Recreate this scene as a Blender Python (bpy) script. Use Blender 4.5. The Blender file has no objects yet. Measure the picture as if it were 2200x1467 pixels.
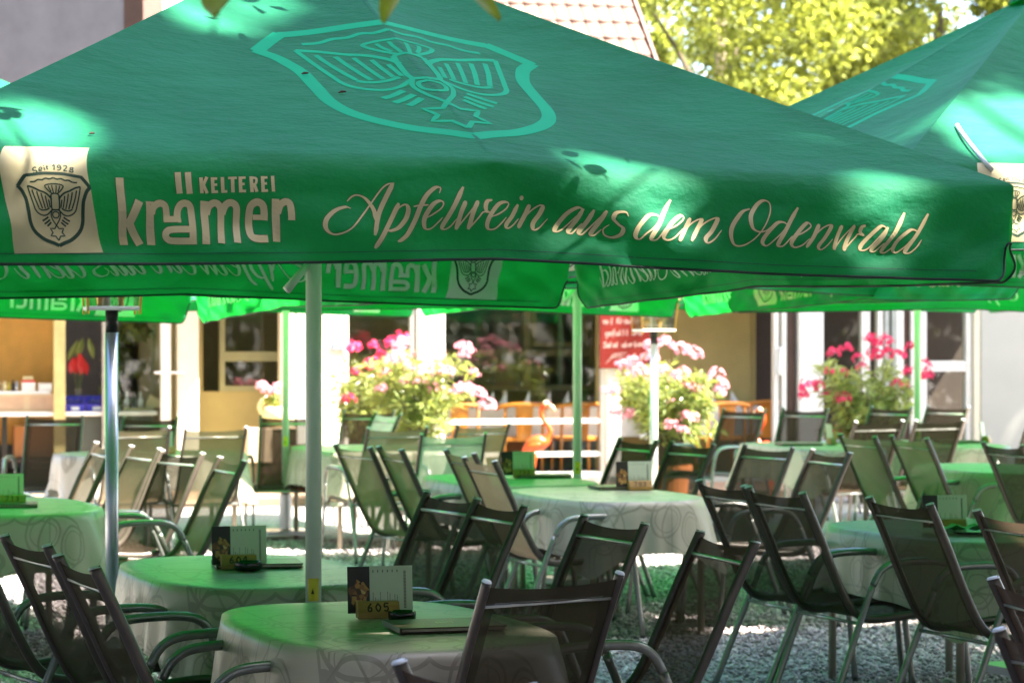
import bpy, bmesh, math, random
import numpy as np
from mathutils import Matrix, Vector, Quaternion

scene = bpy.context.scene
COL = scene.collection
R = math.radians
rnd = random.Random(7)

# ------------------------------------------------------------------ camera, light, exposure
CAM_H = 1.65
cam = bpy.data.cameras.new('camera'); cam_o = bpy.data.objects.new('camera', cam); COL.objects.link(cam_o)
cam.sensor_width = 36; cam.lens = 87.44; cam.clip_start = .2; cam.clip_end = 600
cam_o.location = (0, 0, CAM_H); cam_o.rotation_euler = (R(90 - .252), 0, 0)
cam.dof.use_dof = True; cam.dof.focus_distance = 7.5; cam.dof.aperture_fstop = 5.6
scene.camera = cam_o

SUN_EL, SUN_AZ = 54, 104            # azimuth clockwise from +Y (away from the camera)
SUN_DIR = Vector((math.sin(R(SUN_AZ)) * math.cos(R(SUN_EL)), math.cos(R(SUN_AZ)) * math.cos(R(SUN_EL)), math.sin(R(SUN_EL))))
world = bpy.data.worlds.new('World'); scene.world = world; world.use_nodes = True
nt = world.node_tree; bg = nt.nodes['Background']
sky = nt.nodes.new('ShaderNodeTexSky'); sky.sky_type = 'NISHITA'; sky.sun_disc = False
sky.air_density = .75; sky.dust_density = 2.2
sky.sun_elevation = R(SUN_EL); sky.sun_rotation = R(SUN_AZ)
nt.links.new(sky.outputs[0], bg.inputs[0]); bg.inputs[1].default_value = .095
sun = bpy.data.lights.new('sun', 'SUN'); sun.energy = 4.6; sun.angle = R(.53); sun.color = (1, .93, .80)
sun_o = bpy.data.objects.new('sun', sun); COL.objects.link(sun_o)
sun_o.location = (6, 3, 15); sun_o.rotation_euler = SUN_DIR.to_track_quat('Z', 'Y').to_euler()
vs = scene.view_settings
vs.view_transform = 'Standard'; vs.look = 'None'; vs.gamma = 1; vs.use_curve_mapping = False
vs.exposure = 3.62
scene.cycles.use_denoising = True
scene.cycles.max_bounces = 10; scene.cycles.diffuse_bounces = 5; scene.cycles.transparent_max_bounces = 24
scene.cycles.transmission_bounces = 6; scene.cycles.sample_clamp_indirect = 6

# ------------------------------------------------------------------ helpers
def tag(o, label=None, cat=None, group=None, kind=None):
    if label: o['label'] = label
    if cat: o['category'] = cat
    if group: o['group'] = group
    if kind: o['kind'] = kind
    return o
def empty(name, loc=(0, 0, 0), rz=0, label=None, cat=None, group=None, kind=None):
    o = bpy.data.objects.new(name, None); COL.objects.link(o)
    o.location = loc; o.rotation_euler = (0, 0, rz); o.empty_display_size = .2
    return tag(o, label, cat, group, kind)
def put(name, me, parent=None, loc=(0, 0, 0), rot=(0, 0, 0), scale=(1, 1, 1)):
    o = bpy.data.objects.new(name, me); COL.objects.link(o)
    o.location = loc; o.rotation_euler = rot; o.scale = scale
    if parent: o.parent = parent
    return o
def clone(o, parent=None):
    c = o.copy(); COL.objects.link(c); c.parent = parent
    for ch in list(o.children): clone(ch, c)
    return c
class MB:
    def __init__(s): s.v = []; s.f = []; s.m = []; s.uv = None
    def add(s, vs, fs, m=0):
        b = len(s.v); s.v += [tuple(p) for p in vs]
        for f in fs: s.f.append(tuple(b + i for i in f)); s.m.append(m)
        return s
    def box(s, x0, x1, y0, y1, z0, z1, m=0):
        return s.add([(x0, y0, z0), (x1, y0, z0), (x1, y1, z0), (x0, y1, z0), (x0, y0, z1), (x1, y0, z1), (x1, y1, z1), (x0, y1, z1)],
              [(0, 3, 2, 1), (4, 5, 6, 7), (0, 1, 5, 4), (1, 2, 6, 5), (2, 3, 7, 6), (3, 0, 4, 7)], m)
    def prism(s, pts, h0, h1, axis='z', m=0):
        n = len(pts)
        def P(a, b, c): return (a, b, c) if axis == 'z' else ((a, c, b) if axis == 'y' else (c, a, b))
        vs = [P(a, b, h0) for a, b in pts] + [P(a, b, h1) for a, b in pts]
        fs = [tuple(range(n))[::-1], tuple(range(n, 2 * n))] + [(i, (i + 1) % n, n + (i + 1) % n, n + i) for i in range(n)]
        return s.add(vs, fs, m)
    def tube(s, path, r, n=8, flat=1., side=None, cap=True, m=0):
        path = [Vector(p) for p in path]; k = len(path); vs = []; fs = []
        rs = r if isinstance(r, (list, tuple)) else [r] * k
        ref = Vector(side) if side else None
        prev = None
        for i, p in enumerate(path):
            t = (path[min(i + 1, k - 1)] - path[max(i - 1, 0)]).normalized()
            if ref is not None: a = ref - t * ref.dot(t)
            elif prev is None: a = t.orthogonal()
            else: a = prev - t * prev.dot(t)
            a.normalize(); prev = a; b = t.cross(a)
            for j in range(n):
                an = 2 * math.pi * j / n
                vs.append(p + a * (math.cos(an) * rs[i] * flat) + b * (math.sin(an) * rs[i]))
        for i in range(k - 1):
            for j in range(n):
                fs.append((i * n + j, i * n + (j + 1) % n, (i + 1) * n + (j + 1) % n, (i + 1) * n + j))
        if cap: fs += [tuple(range(n))[::-1], tuple(range((k - 1) * n, k * n))]
        return s.add(vs, fs, m)
    def lathe(s, prof, n=20, c=(0, 0), m=0):
        vs = []; fs = []; k = len(prof)
        for r, z in prof:
            for j in range(n): vs.append((c[0] + r * math.cos(2 * math.pi * j / n), c[1] + r * math.sin(2 * math.pi * j / n), z))
        for i in range(k - 1):
            for j in range(n): fs.append((i * n + j, i * n + (j + 1) % n, (i + 1) * n + (j + 1) % n, (i + 1) * n + j))
        return s.add(vs, fs, m)
    def grid(s, fn, us, vs_, m=0):
        nv = len(vs_); b = [fn(u, v) for u in us for v in vs_]
        return s.add(b, [(i * nv + j, (i + 1) * nv + j, (i + 1) * nv + j + 1, i * nv + j + 1) for i in range(len(us) - 1) for j in range(nv - 1)], m)
    def mesh(s, name, mats, smooth=False, bevel=0, uv=None):
        me = bpy.data.meshes.new(name); me.from_pydata(s.v, [], s.f)
        for m in (mats if isinstance(mats, (list, tuple)) else [mats]): me.materials.append(m)
        if len(me.materials) > 1: me.polygons.foreach_set('material_index', s.m)
        if bevel:
            bm = bmesh.new(); bm.from_mesh(me)
            bmesh.ops.bevel(bm, geom=[e for e in bm.edges if len(e.link_faces) == 2 and e.calc_face_angle(0) > .6], offset=bevel, segments=2, affect='EDGES', profile=.6)
            bm.to_mesh(me); bm.free()
        if uv:
            l = me.uv_layers.new(name='UVMap'); d = np.zeros(len(me.loops) * 2); vi = np.zeros(len(me.loops), int)
            me.loops.foreach_get('vertex_index', vi); a = np.array(uv)[vi]; l.data.foreach_set('uv', a.ravel())
        if smooth: me.polygons.foreach_set('use_smooth', [True] * len(me.polygons))
        me.update(); return me
    def build(s, name, mats, parent=None, smooth=False, bevel=0, **k):
        return put(name, s.mesh(name, mats, smooth, bevel), parent, **k)
def lin(a, b, n): return [a + (b - a) * i / (n - 1) for i in range(n)]
def catmull(p, n=6):
    p = [Vector(q) for q in p]
    if len(p) == 2: return [p[0].lerp(p[1], i / n) for i in range(n + 1)]
    q = [2 * p[0] - p[1]] + p + [2 * p[-1] - p[-2]]; out = []
    for i in range(1, len(q) - 2):
        for j in range(n):
            t = j / n; a, b, c, d = q[i - 1:i + 3]
            out.append(.5 * ((2 * b) + (c - a) * t + (2 * a - 5 * b + 4 * c - d) * t * t + (3 * b - a - 3 * c + d) * t ** 3))
    return out + [p[-1]]

# ------------------------------------------------------------------ materials
MATS = {}
def newmat(name):
    m = bpy.data.materials.new(name); m.use_nodes = True; MATS[name] = m
    t = m.node_tree; return m, t, t.nodes['Principled BSDF'], t.nodes['Material Output']
def N(t, ty, **k):
    n = t.nodes.new('ShaderNode' + ty)
    for a, b in k.items():
        if a in n.inputs.keys() if isinstance(a, str) else False: n.inputs[a].default_value = b
        else: setattr(n, a, b)
    return n
def noise(t, scale, detail=4, coord='Object', stretch=None, rough=.55):
    tc = N(t, 'TexCoord'); out = tc.outputs[coord]
    if stretch:
        mp = N(t, 'Mapping'); mp.inputs['Scale'].default_value = stretch; t.links.new(out, mp.inputs[0]); out = mp.outputs[0]
    n = N(t, 'TexNoise'); n.inputs['Scale'].default_value = scale; n.inputs['Detail'].default_value = detail; n.inputs['Roughness'].default_value = rough
    t.links.new(out, n.inputs['Vector']); return n.outputs[0]
def ramp(t, fac, stops):
    r = N(t, 'ValToRGB'); e = r.color_ramp.elements
    while len(e) < len(stops): e.new(.5)
    for el, (p, c) in zip(e, stops): el.position = p; el.color = (*c, 1)
    t.links.new(fac, r.inputs[0]); return r.outputs[0]
def bump(t, h, bs, strength=.3, dist=.01):
    b = N(t, 'Bump'); b.inputs['Strength'].default_value = strength; b.inputs['Distance'].default_value = dist
    t.links.new(h, b.inputs['Height']); t.links.new(b.outputs[0], bs.inputs['Normal']); return b
def math_(t, op, a, b=None, c=None):
    n = N(t, 'Math', operation=op)
    for i, q in enumerate((a, b, c)):
        if q is None: continue
        if isinstance(q, (int, float)): n.inputs[i].default_value = q
        else: t.links.new(q, n.inputs[i])
    return n.outputs[0]
def simple(name, c, rough=.6, metal=0, var=.12, scale=8, bm=.0, bscale=60, spec=.5, stretch=None):
    m, t, p, o = newmat(name)
    d = tuple(max(0, x * (1 - var)) for x in c); l = tuple(min(1, x * (1 + var)) for x in c)
    t.links.new(ramp(t, noise(t, scale, stretch=stretch), [(.3, d), (.7, l)]), p.inputs['Base Color'])
    p.inputs['Roughness'].default_value = rough; p.inputs['Metallic'].default_value = metal; p.inputs['Specular IOR Level'].default_value = spec
    if bm: bump(t, noise(t, bscale, stretch=stretch), p, bm, .004)
    return m
def translucent(name, c, tc, mix=.4, rough=.5, var=.1, scale=6, bm=.15, bscale=400, spec=.4, island=False, stretch=None):
    m, t, p, o = newmat(name)
    if island:
        g = N(t, 'NewGeometry'); f = g.outputs['Random Per Island']
    else: f = noise(t, scale, 5, stretch=stretch)
    d = lambda c, k: tuple(max(0, min(1, x * k)) for x in c)
    lo, hi = ((.0, 1.) if island else (.3, .7))
    t.links.new(ramp(t, f, [(lo, d(c, 1 - var)), (hi, d(c, 1 + var))]), p.inputs['Base Color'])
    p.inputs['Roughness'].default_value = rough; p.inputs['Specular IOR Level'].default_value = spec
    tr = N(t, 'BsdfTranslucent'); t.links.new(ramp(t, f, [(lo, d(tc, 1 - var)), (hi, d(tc, 1 + var))]), tr.inputs[0])
    mx = N(t, 'MixShader'); mx.inputs[0].default_value = mix
    t.links.new(p.outputs[0], mx.inputs[1]); t.links.new(tr.outputs[0], mx.inputs[2]); t.links.new(mx.outputs[0], o.inputs[0])
    if bm:
        h = noise(t, bscale, 2)
        if name == 'canopy_cloth':
            h = math_(t, 'MULTIPLY_ADD', noise(t, 3.2, 5, stretch=(1, 2.2, 1.4), rough=.62), 34., h)
        bump(t, h, p, bm, .002)
    return m
CANOPY = translucent('canopy_cloth', (.020, .20, .108), (.006, .44, .035), .36, .60, .14, 2, .4, 600, .12)
CRESTG = translucent('crest_print', (.003, .50, .23), (.01, .45, .10), .3, .6, .04, 5, .1, spec=.1)
CREAM = translucent('cream_print', (.82, .70, .40), (.8, .78, .68), .30, .5, .05, 9, .1)
CREAMIN = translucent('back_print', (.90, .93, .88), (.9, .93, .88), .25, .6, .03, 9, .1)
SEAM = simple('seam_thread', (.001, .09, .05), .7)
NLEAF = translucent('near_leaf_lit', (.13, .18, .015), (.34, .42, .03), .5, .4, .2, 30, 0)  # leaf of the shade tree with sunlight brightened into its colour
EDGE = simple('print_edge', (.03, .035, .01), .6)
HEM = simple('dark_hem', (.004, .02, .018), .6)
DGREEN = simple('print_dark_green', (.006, .045, .022), .5)
POLE = simple('pale_pole_paint', (.62, .66, .58), .35, 0, .05, 5)
STEEL = simple('galvanised_steel', (.42, .45, .5), .28, .85, .12, 4, stretch=(1, 1, .1))
FRAME = simple('chair_frame_paint', (.26, .26, .25), .26, .55, .12, 20)
RAILM = simple('chair_frame_shaded', (.085, .066, .056), .30, .3, .12, 20)  # frame paint darkened: shade on the rails is put into the colour
CAPM = simple('frame_end_cap', (.55, .55, .57), .4)
BARM = simple('chair_bar_steel', (.6, .6, .57), .3, .6, .1, 20)
def sling(name, c, alpha):
    m, t, p, o = newmat(name)
    tc = N(t, 'TexCoord'); mp = N(t, 'Mapping'); mp.inputs['Scale'].default_value = (420, 420, 420); t.links.new(tc.outputs['Object'], mp.inputs[0])
    ck = N(t, 'TexChecker'); ck.inputs['Scale'].default_value = 1; t.links.new(mp.outputs[0], ck.inputs[0])
    d = tuple(x * .8 for x in c); l = tuple(x * 1.15 for x in c)
    t.links.new(ramp(t, noise(t, 14, 3), [(.3, d), (.7, l)]), p.inputs['Base Color'])
    p.inputs['Roughness'].default_value = .75; p.inputs['Specular IOR Level'].default_value = .06
    tl = N(t, 'BsdfTranslucent'); tl.inputs[0].default_value = (min(.6, c[0] * 2.4), min(.6, c[1] * 2.4), min(.6, c[2] * 2.3), 1)
    m1 = N(t, 'MixShader'); m1.inputs[0].default_value = .35; t.links.new(p.outputs[0], m1.inputs[1]); t.links.new(tl.outputs[0], m1.inputs[2])
    tr = N(t, 'BsdfTransparent'); mx = N(t, 'MixShader'); mx.inputs[0].default_value = alpha
    t.links.new(m1.outputs[0], mx.inputs[1]); t.links.new(tr.outputs[0], mx.inputs[2]); t.links.new(mx.outputs[0], o.inputs[0])
    bump(t, ck.outputs[1], p, .25, .001); return m
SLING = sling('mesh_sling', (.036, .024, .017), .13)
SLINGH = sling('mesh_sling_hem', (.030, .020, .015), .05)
SLINGT = sling('backlit_tan_sling', (.15, .105, .07), .12)  # tan copy of the mesh sling, light from behind painted into it
SLINGW = sling('sunlit_white_sling', (.55, .52, .48), .12)  # pale copy of the same sling, direct sun put into its colour
def clothmat():
    m, t, p, o = newmat('jacquard_tablecloth')
    uv = N(t, 'UVMap'); uv.uv_map = 'UVMap'
    def arcs(scale, r, w, dx):
        mp = N(t, 'Mapping'); mp.inputs['Scale'].default_value = (scale, scale, 1); mp.inputs['Location'].default_value = (dx, dx * .7, 0)
        t.links.new(uv.outputs[0], mp.inputs[0])
        nz = N(t, 'TexNoise'); nz.inputs['Scale'].default_value = .8; t.links.new(mp.outputs[0], nz.inputs[0])
        ad = N(t, 'VectorMath', operation='MULTIPLY_ADD'); ad.inputs[1].default_value = (.5, .5, 0); t.links.new(nz.outputs[1], ad.inputs[0]); t.links.new(mp.outputs[0], ad.inputs[2])
        vo = N(t, 'TexVoronoi'); vo.inputs['Scale'].default_value = 1; t.links.new(ad.outputs[0], vo.inputs['Vector'])
        d = math_(t, 'ABSOLUTE', math_(t, 'SUBTRACT', vo.outputs['Distance'], r))
        return math_(t, 'LESS_THAN', d, w)
    a = math_(t, 'MAXIMUM', arcs(4.2, .42, .022, 0), math_(t, 'MAXIMUM', arcs(4.2, .33, .010, 0), math_(t, 'MAXIMUM', arcs(3.1, .5, .018, 3.3), arcs(2.6, .36, .012, 7.1))))
    sx = N(t, 'SeparateXYZ'); t.links.new(uv.outputs[0], sx.inputs[0])
    def crease(s, off): return math_(t, 'LESS_THAN', math_(t, 'ABSOLUTE', math_(t, 'SUBTRACT', math_(t, 'FRACT', math_(t, 'MULTIPLY_ADD', s, 2.7, off)), .5)), .012)
    cr = math_(t, 'MAXIMUM', crease(sx.outputs[0], .31), crease(sx.outputs[1], .12))  # fold creases; their shade is darkened into the base colour too
    mx = N(t, 'MixRGB'); mx.inputs[1].default_value = (.50, .445, .36, 1); mx.inputs[2].default_value = (.29, .25, .195, 1)
    t.links.new(math_(t, 'MINIMUM', math_(t, 'MULTIPLY_ADD', a, .8, math_(t, 'MULTIPLY', cr, .6)), 1.), mx.inputs[0]); t.links.new(mx.outputs[0], p.inputs['Base Color'])
    p.inputs['Roughness'].default_value = .36; p.inputs['Specular IOR Level'].default_value = .6
    h = math_(t, 'SUBTRACT', math_(t, 'MULTIPLY_ADD', noise(t, 7, 3), .8, math_(t, 'MULTIPLY', a, .15)), math_(t, 'MULTIPLY', cr, 1.3))
    bump(t, h, p, .6, .007)
    tl = N(t, 'BsdfTranslucent'); tl.inputs[0].default_value = (.40, .40, .32, 1)
    ms = N(t, 'MixShader'); ms.inputs[0].default_value = .18; t.links.new(p.outputs[0], ms.inputs[1]); t.links.new(tl.outputs[0], ms.inputs[2]); t.links.new(ms.outputs[0], o.inputs[0])
    return m
CLOTH = clothmat()
WOOD = simple('number_block_wood', (.36, .19, .045), .5, 0, .25, 12, .2, 30, stretch=(1, 8, 8))
INK = simple('dark_ink', (.025, .015, .008), .7)
CARDW = simple('card_white', (.54, .58, .44), .55, 0, .03)
CARDD = simple('card_dark', (.02, .013, .011), .5)
def foodmat():
    m, t, p, o = newmat('food_photo')
    tc = N(t, 'TexCoord'); v = N(t, 'TexVoronoi'); v.inputs['Scale'].default_value = 75; t.links.new(tc.outputs['Object'], v.inputs[0])
    t.links.new(ramp(t, v.outputs['Color'], [(.15, (.03, .012, .006)), (.45, (.18, .065, .015)), (.7, (.42, .2, .045)), (.95, (.62, .42, .16))]), p.inputs['Base Color'])
    p.inputs['Roughness'].default_value = .45; return m
FOOD = foodmat()
LEATHER = simple('menu_cover', (.05, .025, .016), .38, 0, .2, 30, .2, 200)
PAGES = simple('menu_pages', (.5, .44, .34), .7)
def glassmat(name, tint=(1, 1, 1), refl=.16, rough=.02):
    m, t, p, o = newmat(name)
    tr = N(t, 'BsdfTransparent'); tr.inputs[0].default_value = (*tint, 1)
    gl = N(t, 'BsdfGlossy'); gl.inputs['Roughness'].default_value = rough
    fr = N(t, 'Fresnel'); fr.inputs[0].default_value = 1.5
    mx = N(t, 'MixShader'); t.links.new(math_(t, 'ADD', math_(t, 'MULTIPLY', fr.outputs[0], .6), refl), mx.inputs[0])
    t.links.new(tr.outputs[0], mx.inputs[1]); t.links.new(gl.outputs[0], mx.inputs[2]); t.links.new(mx.outputs[0], o.inputs[0])
    return m
GLASS = glassmat('window_glass', (.9, .92, .9), .015)
LGLASS = glassmat('lantern_glass', (.95, .97, .95), .04)
ASHG = glassmat('smoked_glass', (.12, .09, .05), .03)
WHITEP = simple('white_frame_paint', (.80, .78, .72), .4, 0, .04)
CREAMP = simple('cream_frame_paint', (.72, .66, .50), .45, 0, .05)
OLIVEP = simple('olive_frame_paint', (.33, .31, .17), .5, 0, .06)
YWALL = simple('ochre_wall', (.42, .33, .14), .8, 0, .08, 3, .2, 40)
PLASTER = simple('pale_plaster', (.42, .42, .375), .85, 0, .05, 2, .3, 90)
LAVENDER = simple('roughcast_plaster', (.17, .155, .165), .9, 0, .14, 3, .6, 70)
BROWNM = simple('brown_metal', (.07, .035, .025), .5)
WHITECL = simple('white_cladding', (.82, .81, .78), .6, 0, .04)
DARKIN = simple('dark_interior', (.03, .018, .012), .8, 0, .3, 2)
AMBER = translucent('amber_blind', (.85, .52, .14), (.85, .5, .12), .4, .7, .1, 5, .2, 120)
DECK = simple('brown_terrace', (.22, .14, .085), .75, 0, .2, 3, .3, 20)
BOARD = simple('red_chalkboard', (.11, .012, .009), .9, 0, .12, 6, spec=.1)
CHALK = simple('chalk', (.34, .22, .19), .9)
ORANGE = simple('orange_wood', (.66, .24, .03), .4, 0, .12, 6, stretch=(1, 1, .2))
LINEN = simple('white_linen', (.74, .74, .74), .8, 0, .04)
BRASS = simple('brass', (.55, .33, .07), .3, .8, .12)
BLACKP = simple('black_plastic', (.012, .01, .01), .4)
BLUEP = simple('blue_plastic', (.05, .04, .45), .35, 0, .08)
WPLAST = simple('white_plastic', (.78, .77, .75), .4)
BEECH = simple('pale_beech', (.68, .46, .24), .5, 0, .1, 6, stretch=(1, 1, .2))
REDP = simple('red_petal', (.55, .012, .015), .4)
FLAM = simple('flamingo_plastic', (.60, .062, .004), .4, 0, .06)
TERRA = simple('terracotta', (.55, .17, .05), .8, 0, .12, 5, .2, 30)
TILE = simple('roof_tile', (.13, .07, .052), .75, 0, .14, 5, .25, 40)
SOIL = simple('soil', (.05, .035, .02), .95)
BARK = simple('bark', (.10, .075, .05), .95, 0, .3, 6, .8, 12, stretch=(1, 1, .15))
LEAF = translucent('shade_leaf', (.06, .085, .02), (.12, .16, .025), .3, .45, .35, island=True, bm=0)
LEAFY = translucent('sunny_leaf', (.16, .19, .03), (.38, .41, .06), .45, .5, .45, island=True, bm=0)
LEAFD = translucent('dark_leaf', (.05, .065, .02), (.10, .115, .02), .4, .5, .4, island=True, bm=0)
OLEAF = translucent('oleander_leaf', (.22, .28, .09), (.42, .46, .08), .38, .28, .35, island=True, bm=0, spec=.6)
PINK = translucent('pink_petal', (.86, .31, .40), (.88, .40, .46), .4, .5, .3, island=True, bm=0)
ROSE = translucent('rose_petal', (.72, .03, .13), (.7, .04, .12), .35, .5, .25, island=True, bm=0)
PALEP = translucent('pale_flower', (.8, .74, .45), (.8, .7, .4), .3, .5, .1, bm=0)
NAPK = simple('green_napkin', (.10, .42, .12), .8)
YELL = simple('yellow_sticker', (.75, .55, .04), .5)
def groundmat():
    m, t, p, o = newmat('gravel_ground')
    v = N(t, 'TexVoronoi'); v.inputs['Scale'].default_value = 55
    tc = N(t, 'TexCoord'); t.links.new(tc.outputs['Object'], v.inputs[0])
    c1 = ramp(t, v.outputs['Color'], [(.1, (.21, .19, .19)), (.5, (.38, .355, .35)), (.95, (.55, .52, .50))])
    mx = N(t, 'MixRGB', blend_type='MULTIPLY'); mx.inputs[0].default_value = .8
    t.links.new(c1, mx.inputs[1]); t.links.new(ramp(t, noise(t, .9, 6), [(.3, (.75, .70, .62)), (.7, (1, 1, 1))]), mx.inputs[2])
    t.links.new(mx.outputs[0], p.inputs['Base Color']); p.inputs['Roughness'].default_value = .9
    bump(t, v.outputs['Distance'], p, 1, .02); return m
GROUND = groundmat()
def stonemat():
    m, t, p, o = newmat('gravel_stone')
    g = N(t, 'NewGeometry')
    t.links.new(ramp(t, g.outputs['Random Per Island'], [(0, (.17, .14, .15)), (.5, (.38, .325, .34)), (.85, (.54, .465, .48)), (1, (.70, .63, .63))]), p.inputs['Base Color'])
    p.inputs['Roughness'].default_value = .85; return m
STONE = stonemat()
# ------------------------------------------------------------------ ground
g = MB(); g.grid(lambda u, v: (u, v, .0), [-250, -60, -20, -8, 0, 8, 20, 60, 250], [-120, -20, 0, 10, 20, 30, 60, 250])
tag(g.build('ground', GROUND), kind='structure')
def gravel():
    r = np.random.default_rng(3); n = 78000
    y = 5.2 + (19.5 - 5.2) * r.random(n) ** .75; x = (r.random(n) * 2 - 1) * (.225 * y + .25)
    sz = (.0075 + .0075 * r.random(n) ** 2) * (1 + .02 * y)
    base = np.array([(1, 0, 0), (0, 1, 0), (-1, 0, 0), (0, -1, 0), (0, 0, .75), (0, 0, -.4)], float)
    an = r.random(n) * 6.283; V = np.repeat(base[None], n, 0) * (1 + .35 * (r.random((n, 6, 3)) - .5))
    V[:, :, 0] *= 1.25
    c, s = np.cos(an)[:, None], np.sin(an)[:, None]
    X = V[:, :, 0] * c - V[:, :, 1] * s; Y = V[:, :, 0] * s + V[:, :, 1] * c
    tx, ty = (r.random(n) - .5)[:, None] * .9, (r.random(n) - .5)[:, None] * .9
    Z = V[:, :, 2] + tx * X + ty * Y
    P = np.stack([X * sz[:, None] + x[:, None], Y * sz[:, None] + y[:, None], Z * sz[:, None] + sz[:, None] * .45], -1).reshape(-1, 3)
    fb = np.array([(0, 1, 4), (1, 2, 4), (2, 3, 4), (3, 0, 4), (1, 0, 5), (2, 1, 5), (3, 2, 5), (0, 3, 5)])
    F = (fb[None] + (np.arange(n) * 6)[:, None, None]).reshape(-1)
    me = bpy.data.meshes.new('gravel'); nf = n * 8
    me.vertices.add(n * 6); me.vertices.foreach_set('co', P.ravel())
    me.loops.add(nf * 3); me.loops.foreach_set('vertex_index', F.astype(np.int32))
    me.polygons.add(nf); me.polygons.foreach_set('loop_start', np.arange(nf, dtype=np.int32) * 3)
    me.materials.append(STONE); me.update(calc_edges=True)
    tag(put('gravel', me), kind='stuff')
gravel()
t = MB(); t.box(-7.5, 8, -1.55, .0, .004, .075)
tag(t.build('terrace', DECK, loc=(0, 25.5, 0), rot=(0, 0, math.atan(.25))), kind='structure')

# ------------------------------------------------------------------ restaurant front
ALPHA = math.atan(.25)
def W(a, y, z): return (a * math.cos(ALPHA) - y * math.sin(ALPHA), 25.5 + a * math.sin(ALPHA) + y * math.cos(ALPHA), z)
B = empty('restaurant_building', (0, 25.5, 0), ALPHA, 'single storey restaurant with white framed glass front behind the terrace', 'building')
def bpart(name, mat, *boxes, parent=None, bevel=0):
    m = MB()
    for b in boxes: m.box(*b)
    return m.build(name, mat, parent or B, bevel=bevel)
def window(a0, a1, z0, z1, mat, vb=(), hb=(), fw=.06, bw=.07, name='window', glass=GLASS, depth=.05, y=0):
    f = window_(a0, a1, z0, z1, mat, vb, hb, fw, bw, name, glass, depth); f.location.y = y; return f
def window_(a0, a1, z0, z1, mat, vb, hb, fw, bw, name, glass, depth):
    f = bpart(name, mat, (a0, a0 + fw, -depth, depth, z0, z1), (a1 - fw, a1, -depth, depth, z0, z1), (a0 + fw, a1 - fw, -depth, depth, z0, z0 + fw), (a0 + fw, a1 - fw, -depth, depth, z1 - fw, z1))
    xs = [a0 + fw] + list(vb) + [a1 - fw]; zs = [z0 + fw] + list(hb) + [z1 - fw]
    for v in vb: bpart('glazing_bar', mat, (v - bw / 2, v + bw / 2, -depth + .004, depth - .004, z0 + fw, z1 - fw), parent=f)
    for h in hb:
        for i in range(len(xs) - 1):
            l = xs[i] + (bw / 2 if i else 0); r = xs[i + 1] - (bw / 2 if i < len(xs) - 2 else 0)
            bpart('glazing_bar', mat, (l, r, -depth + .008, depth - .008, h - bw / 2, h + bw / 2), parent=f)
    for i in range(len(xs) - 1):
        for j in range(len(zs) - 1):
            l = xs[i] + (bw / 2 if i else 0); r = xs[i + 1] - (bw / 2 if i < len(xs) - 2 else 0)
            b = zs[j] + (bw / 2 if j else 0); u = zs[j + 1] - (bw / 2 if j < len(zs) - 2 else 0)
            if glass: bpart('pane', glass, (l + .001, r - .001, -.004, .004, b + .001, u - .001), parent=f)
    return f
ZT = 2.72
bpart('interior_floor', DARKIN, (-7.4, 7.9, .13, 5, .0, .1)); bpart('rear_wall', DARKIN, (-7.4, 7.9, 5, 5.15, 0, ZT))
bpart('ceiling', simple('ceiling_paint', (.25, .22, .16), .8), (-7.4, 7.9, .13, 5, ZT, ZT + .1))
bpart('flat_roof', simple('roof_felt', (.16, .15, .14), .9), (-7.6, 8.1, -.10, 5.3, ZT + .11, ZT + .4))
bpart('fascia', WHITEP, (-2.2, 8.2, -.20, -.101, ZT + .02, ZT + .42), (-7.7, -2.2, -.80, -.72, ZT + .02, ZT + .42)); bpart('added_eaves', WHITEP, (-7.7, -2.2, -.715, -.105, ZT + .05, ZT + .15))  # deep left overhang is unseen, added to keep sun off the counter
bpart('lintel', CREAMP, (-7.4, 7.9, -.06, .12, 2.3, ZT))
bpart('plinth', PLASTER, (-3.05, -1.0, -.08, .12, 0, .13), (-.76, 2.85, -.09, .12, 0, .148), (3.31, 4.47, -.08, .12, 0, .1))
bpart('wall', YWALL, (-3.40, -2.20, .56, .66, .1, 1.03), (-3.40, -3.10, .56, .66, 1.03, 2.6)); bpart('reveal', YWALL, (-3.28, -3.20, .125, .555, .1, 2.6))
bpart('wall', PLASTER, (5.16, 7.9, -.1, .14, 0, ZT)); bpart('wall', PLASTER, (-7.4, -5.9, -.05, .14, 0, 2.3))
window(-2.93, -2.25, 1.03, 2.3, OLIVEP, (), (1.385,), .055, .10, y=.6)
for a0, a1, m in ((-3.43, -3.22, CREAMP), (-2.40, -2.26, CREAMP), (-2.24, -2.13, WHITEP), (-1.98, -1.77, WHITEP), (-1.01, -.78, WHITEP), (.99, 1.14, WHITEP), (3.09, 3.31, WHITEP), (5.08, 5.16, CREAMP)):
    bpart('column', m, (a0, a1, -.09, .12, 0, 2.3), bevel=.012)
bpart('column_bracket', simple('blue_grey_metal', (.13, .17, .24), .5), (-1.88, -1.66, -.125, -.092, 1.46, 1.53))
bpart('wall', CREAMP, (-2.13, -1.98, -.03, .10, 0, 2.3))
window(-1.75, -1.03, .13, 2.3, WHITEP, (), (), .04)
window(-.76, .985, .15, 2.3, WHITEP, (), (.38, .72), .045, .045)
window(-.30, 1.52, .98, 2.35, OLIVEP, (.74,), (1.40,), .06, .085, y=2.3)
window(.79, 1.44, 1.47, 2.29, OLIVEP, (), (), .05, depth=.075, glass=None, name='opening_sash', y=2.3)
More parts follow.
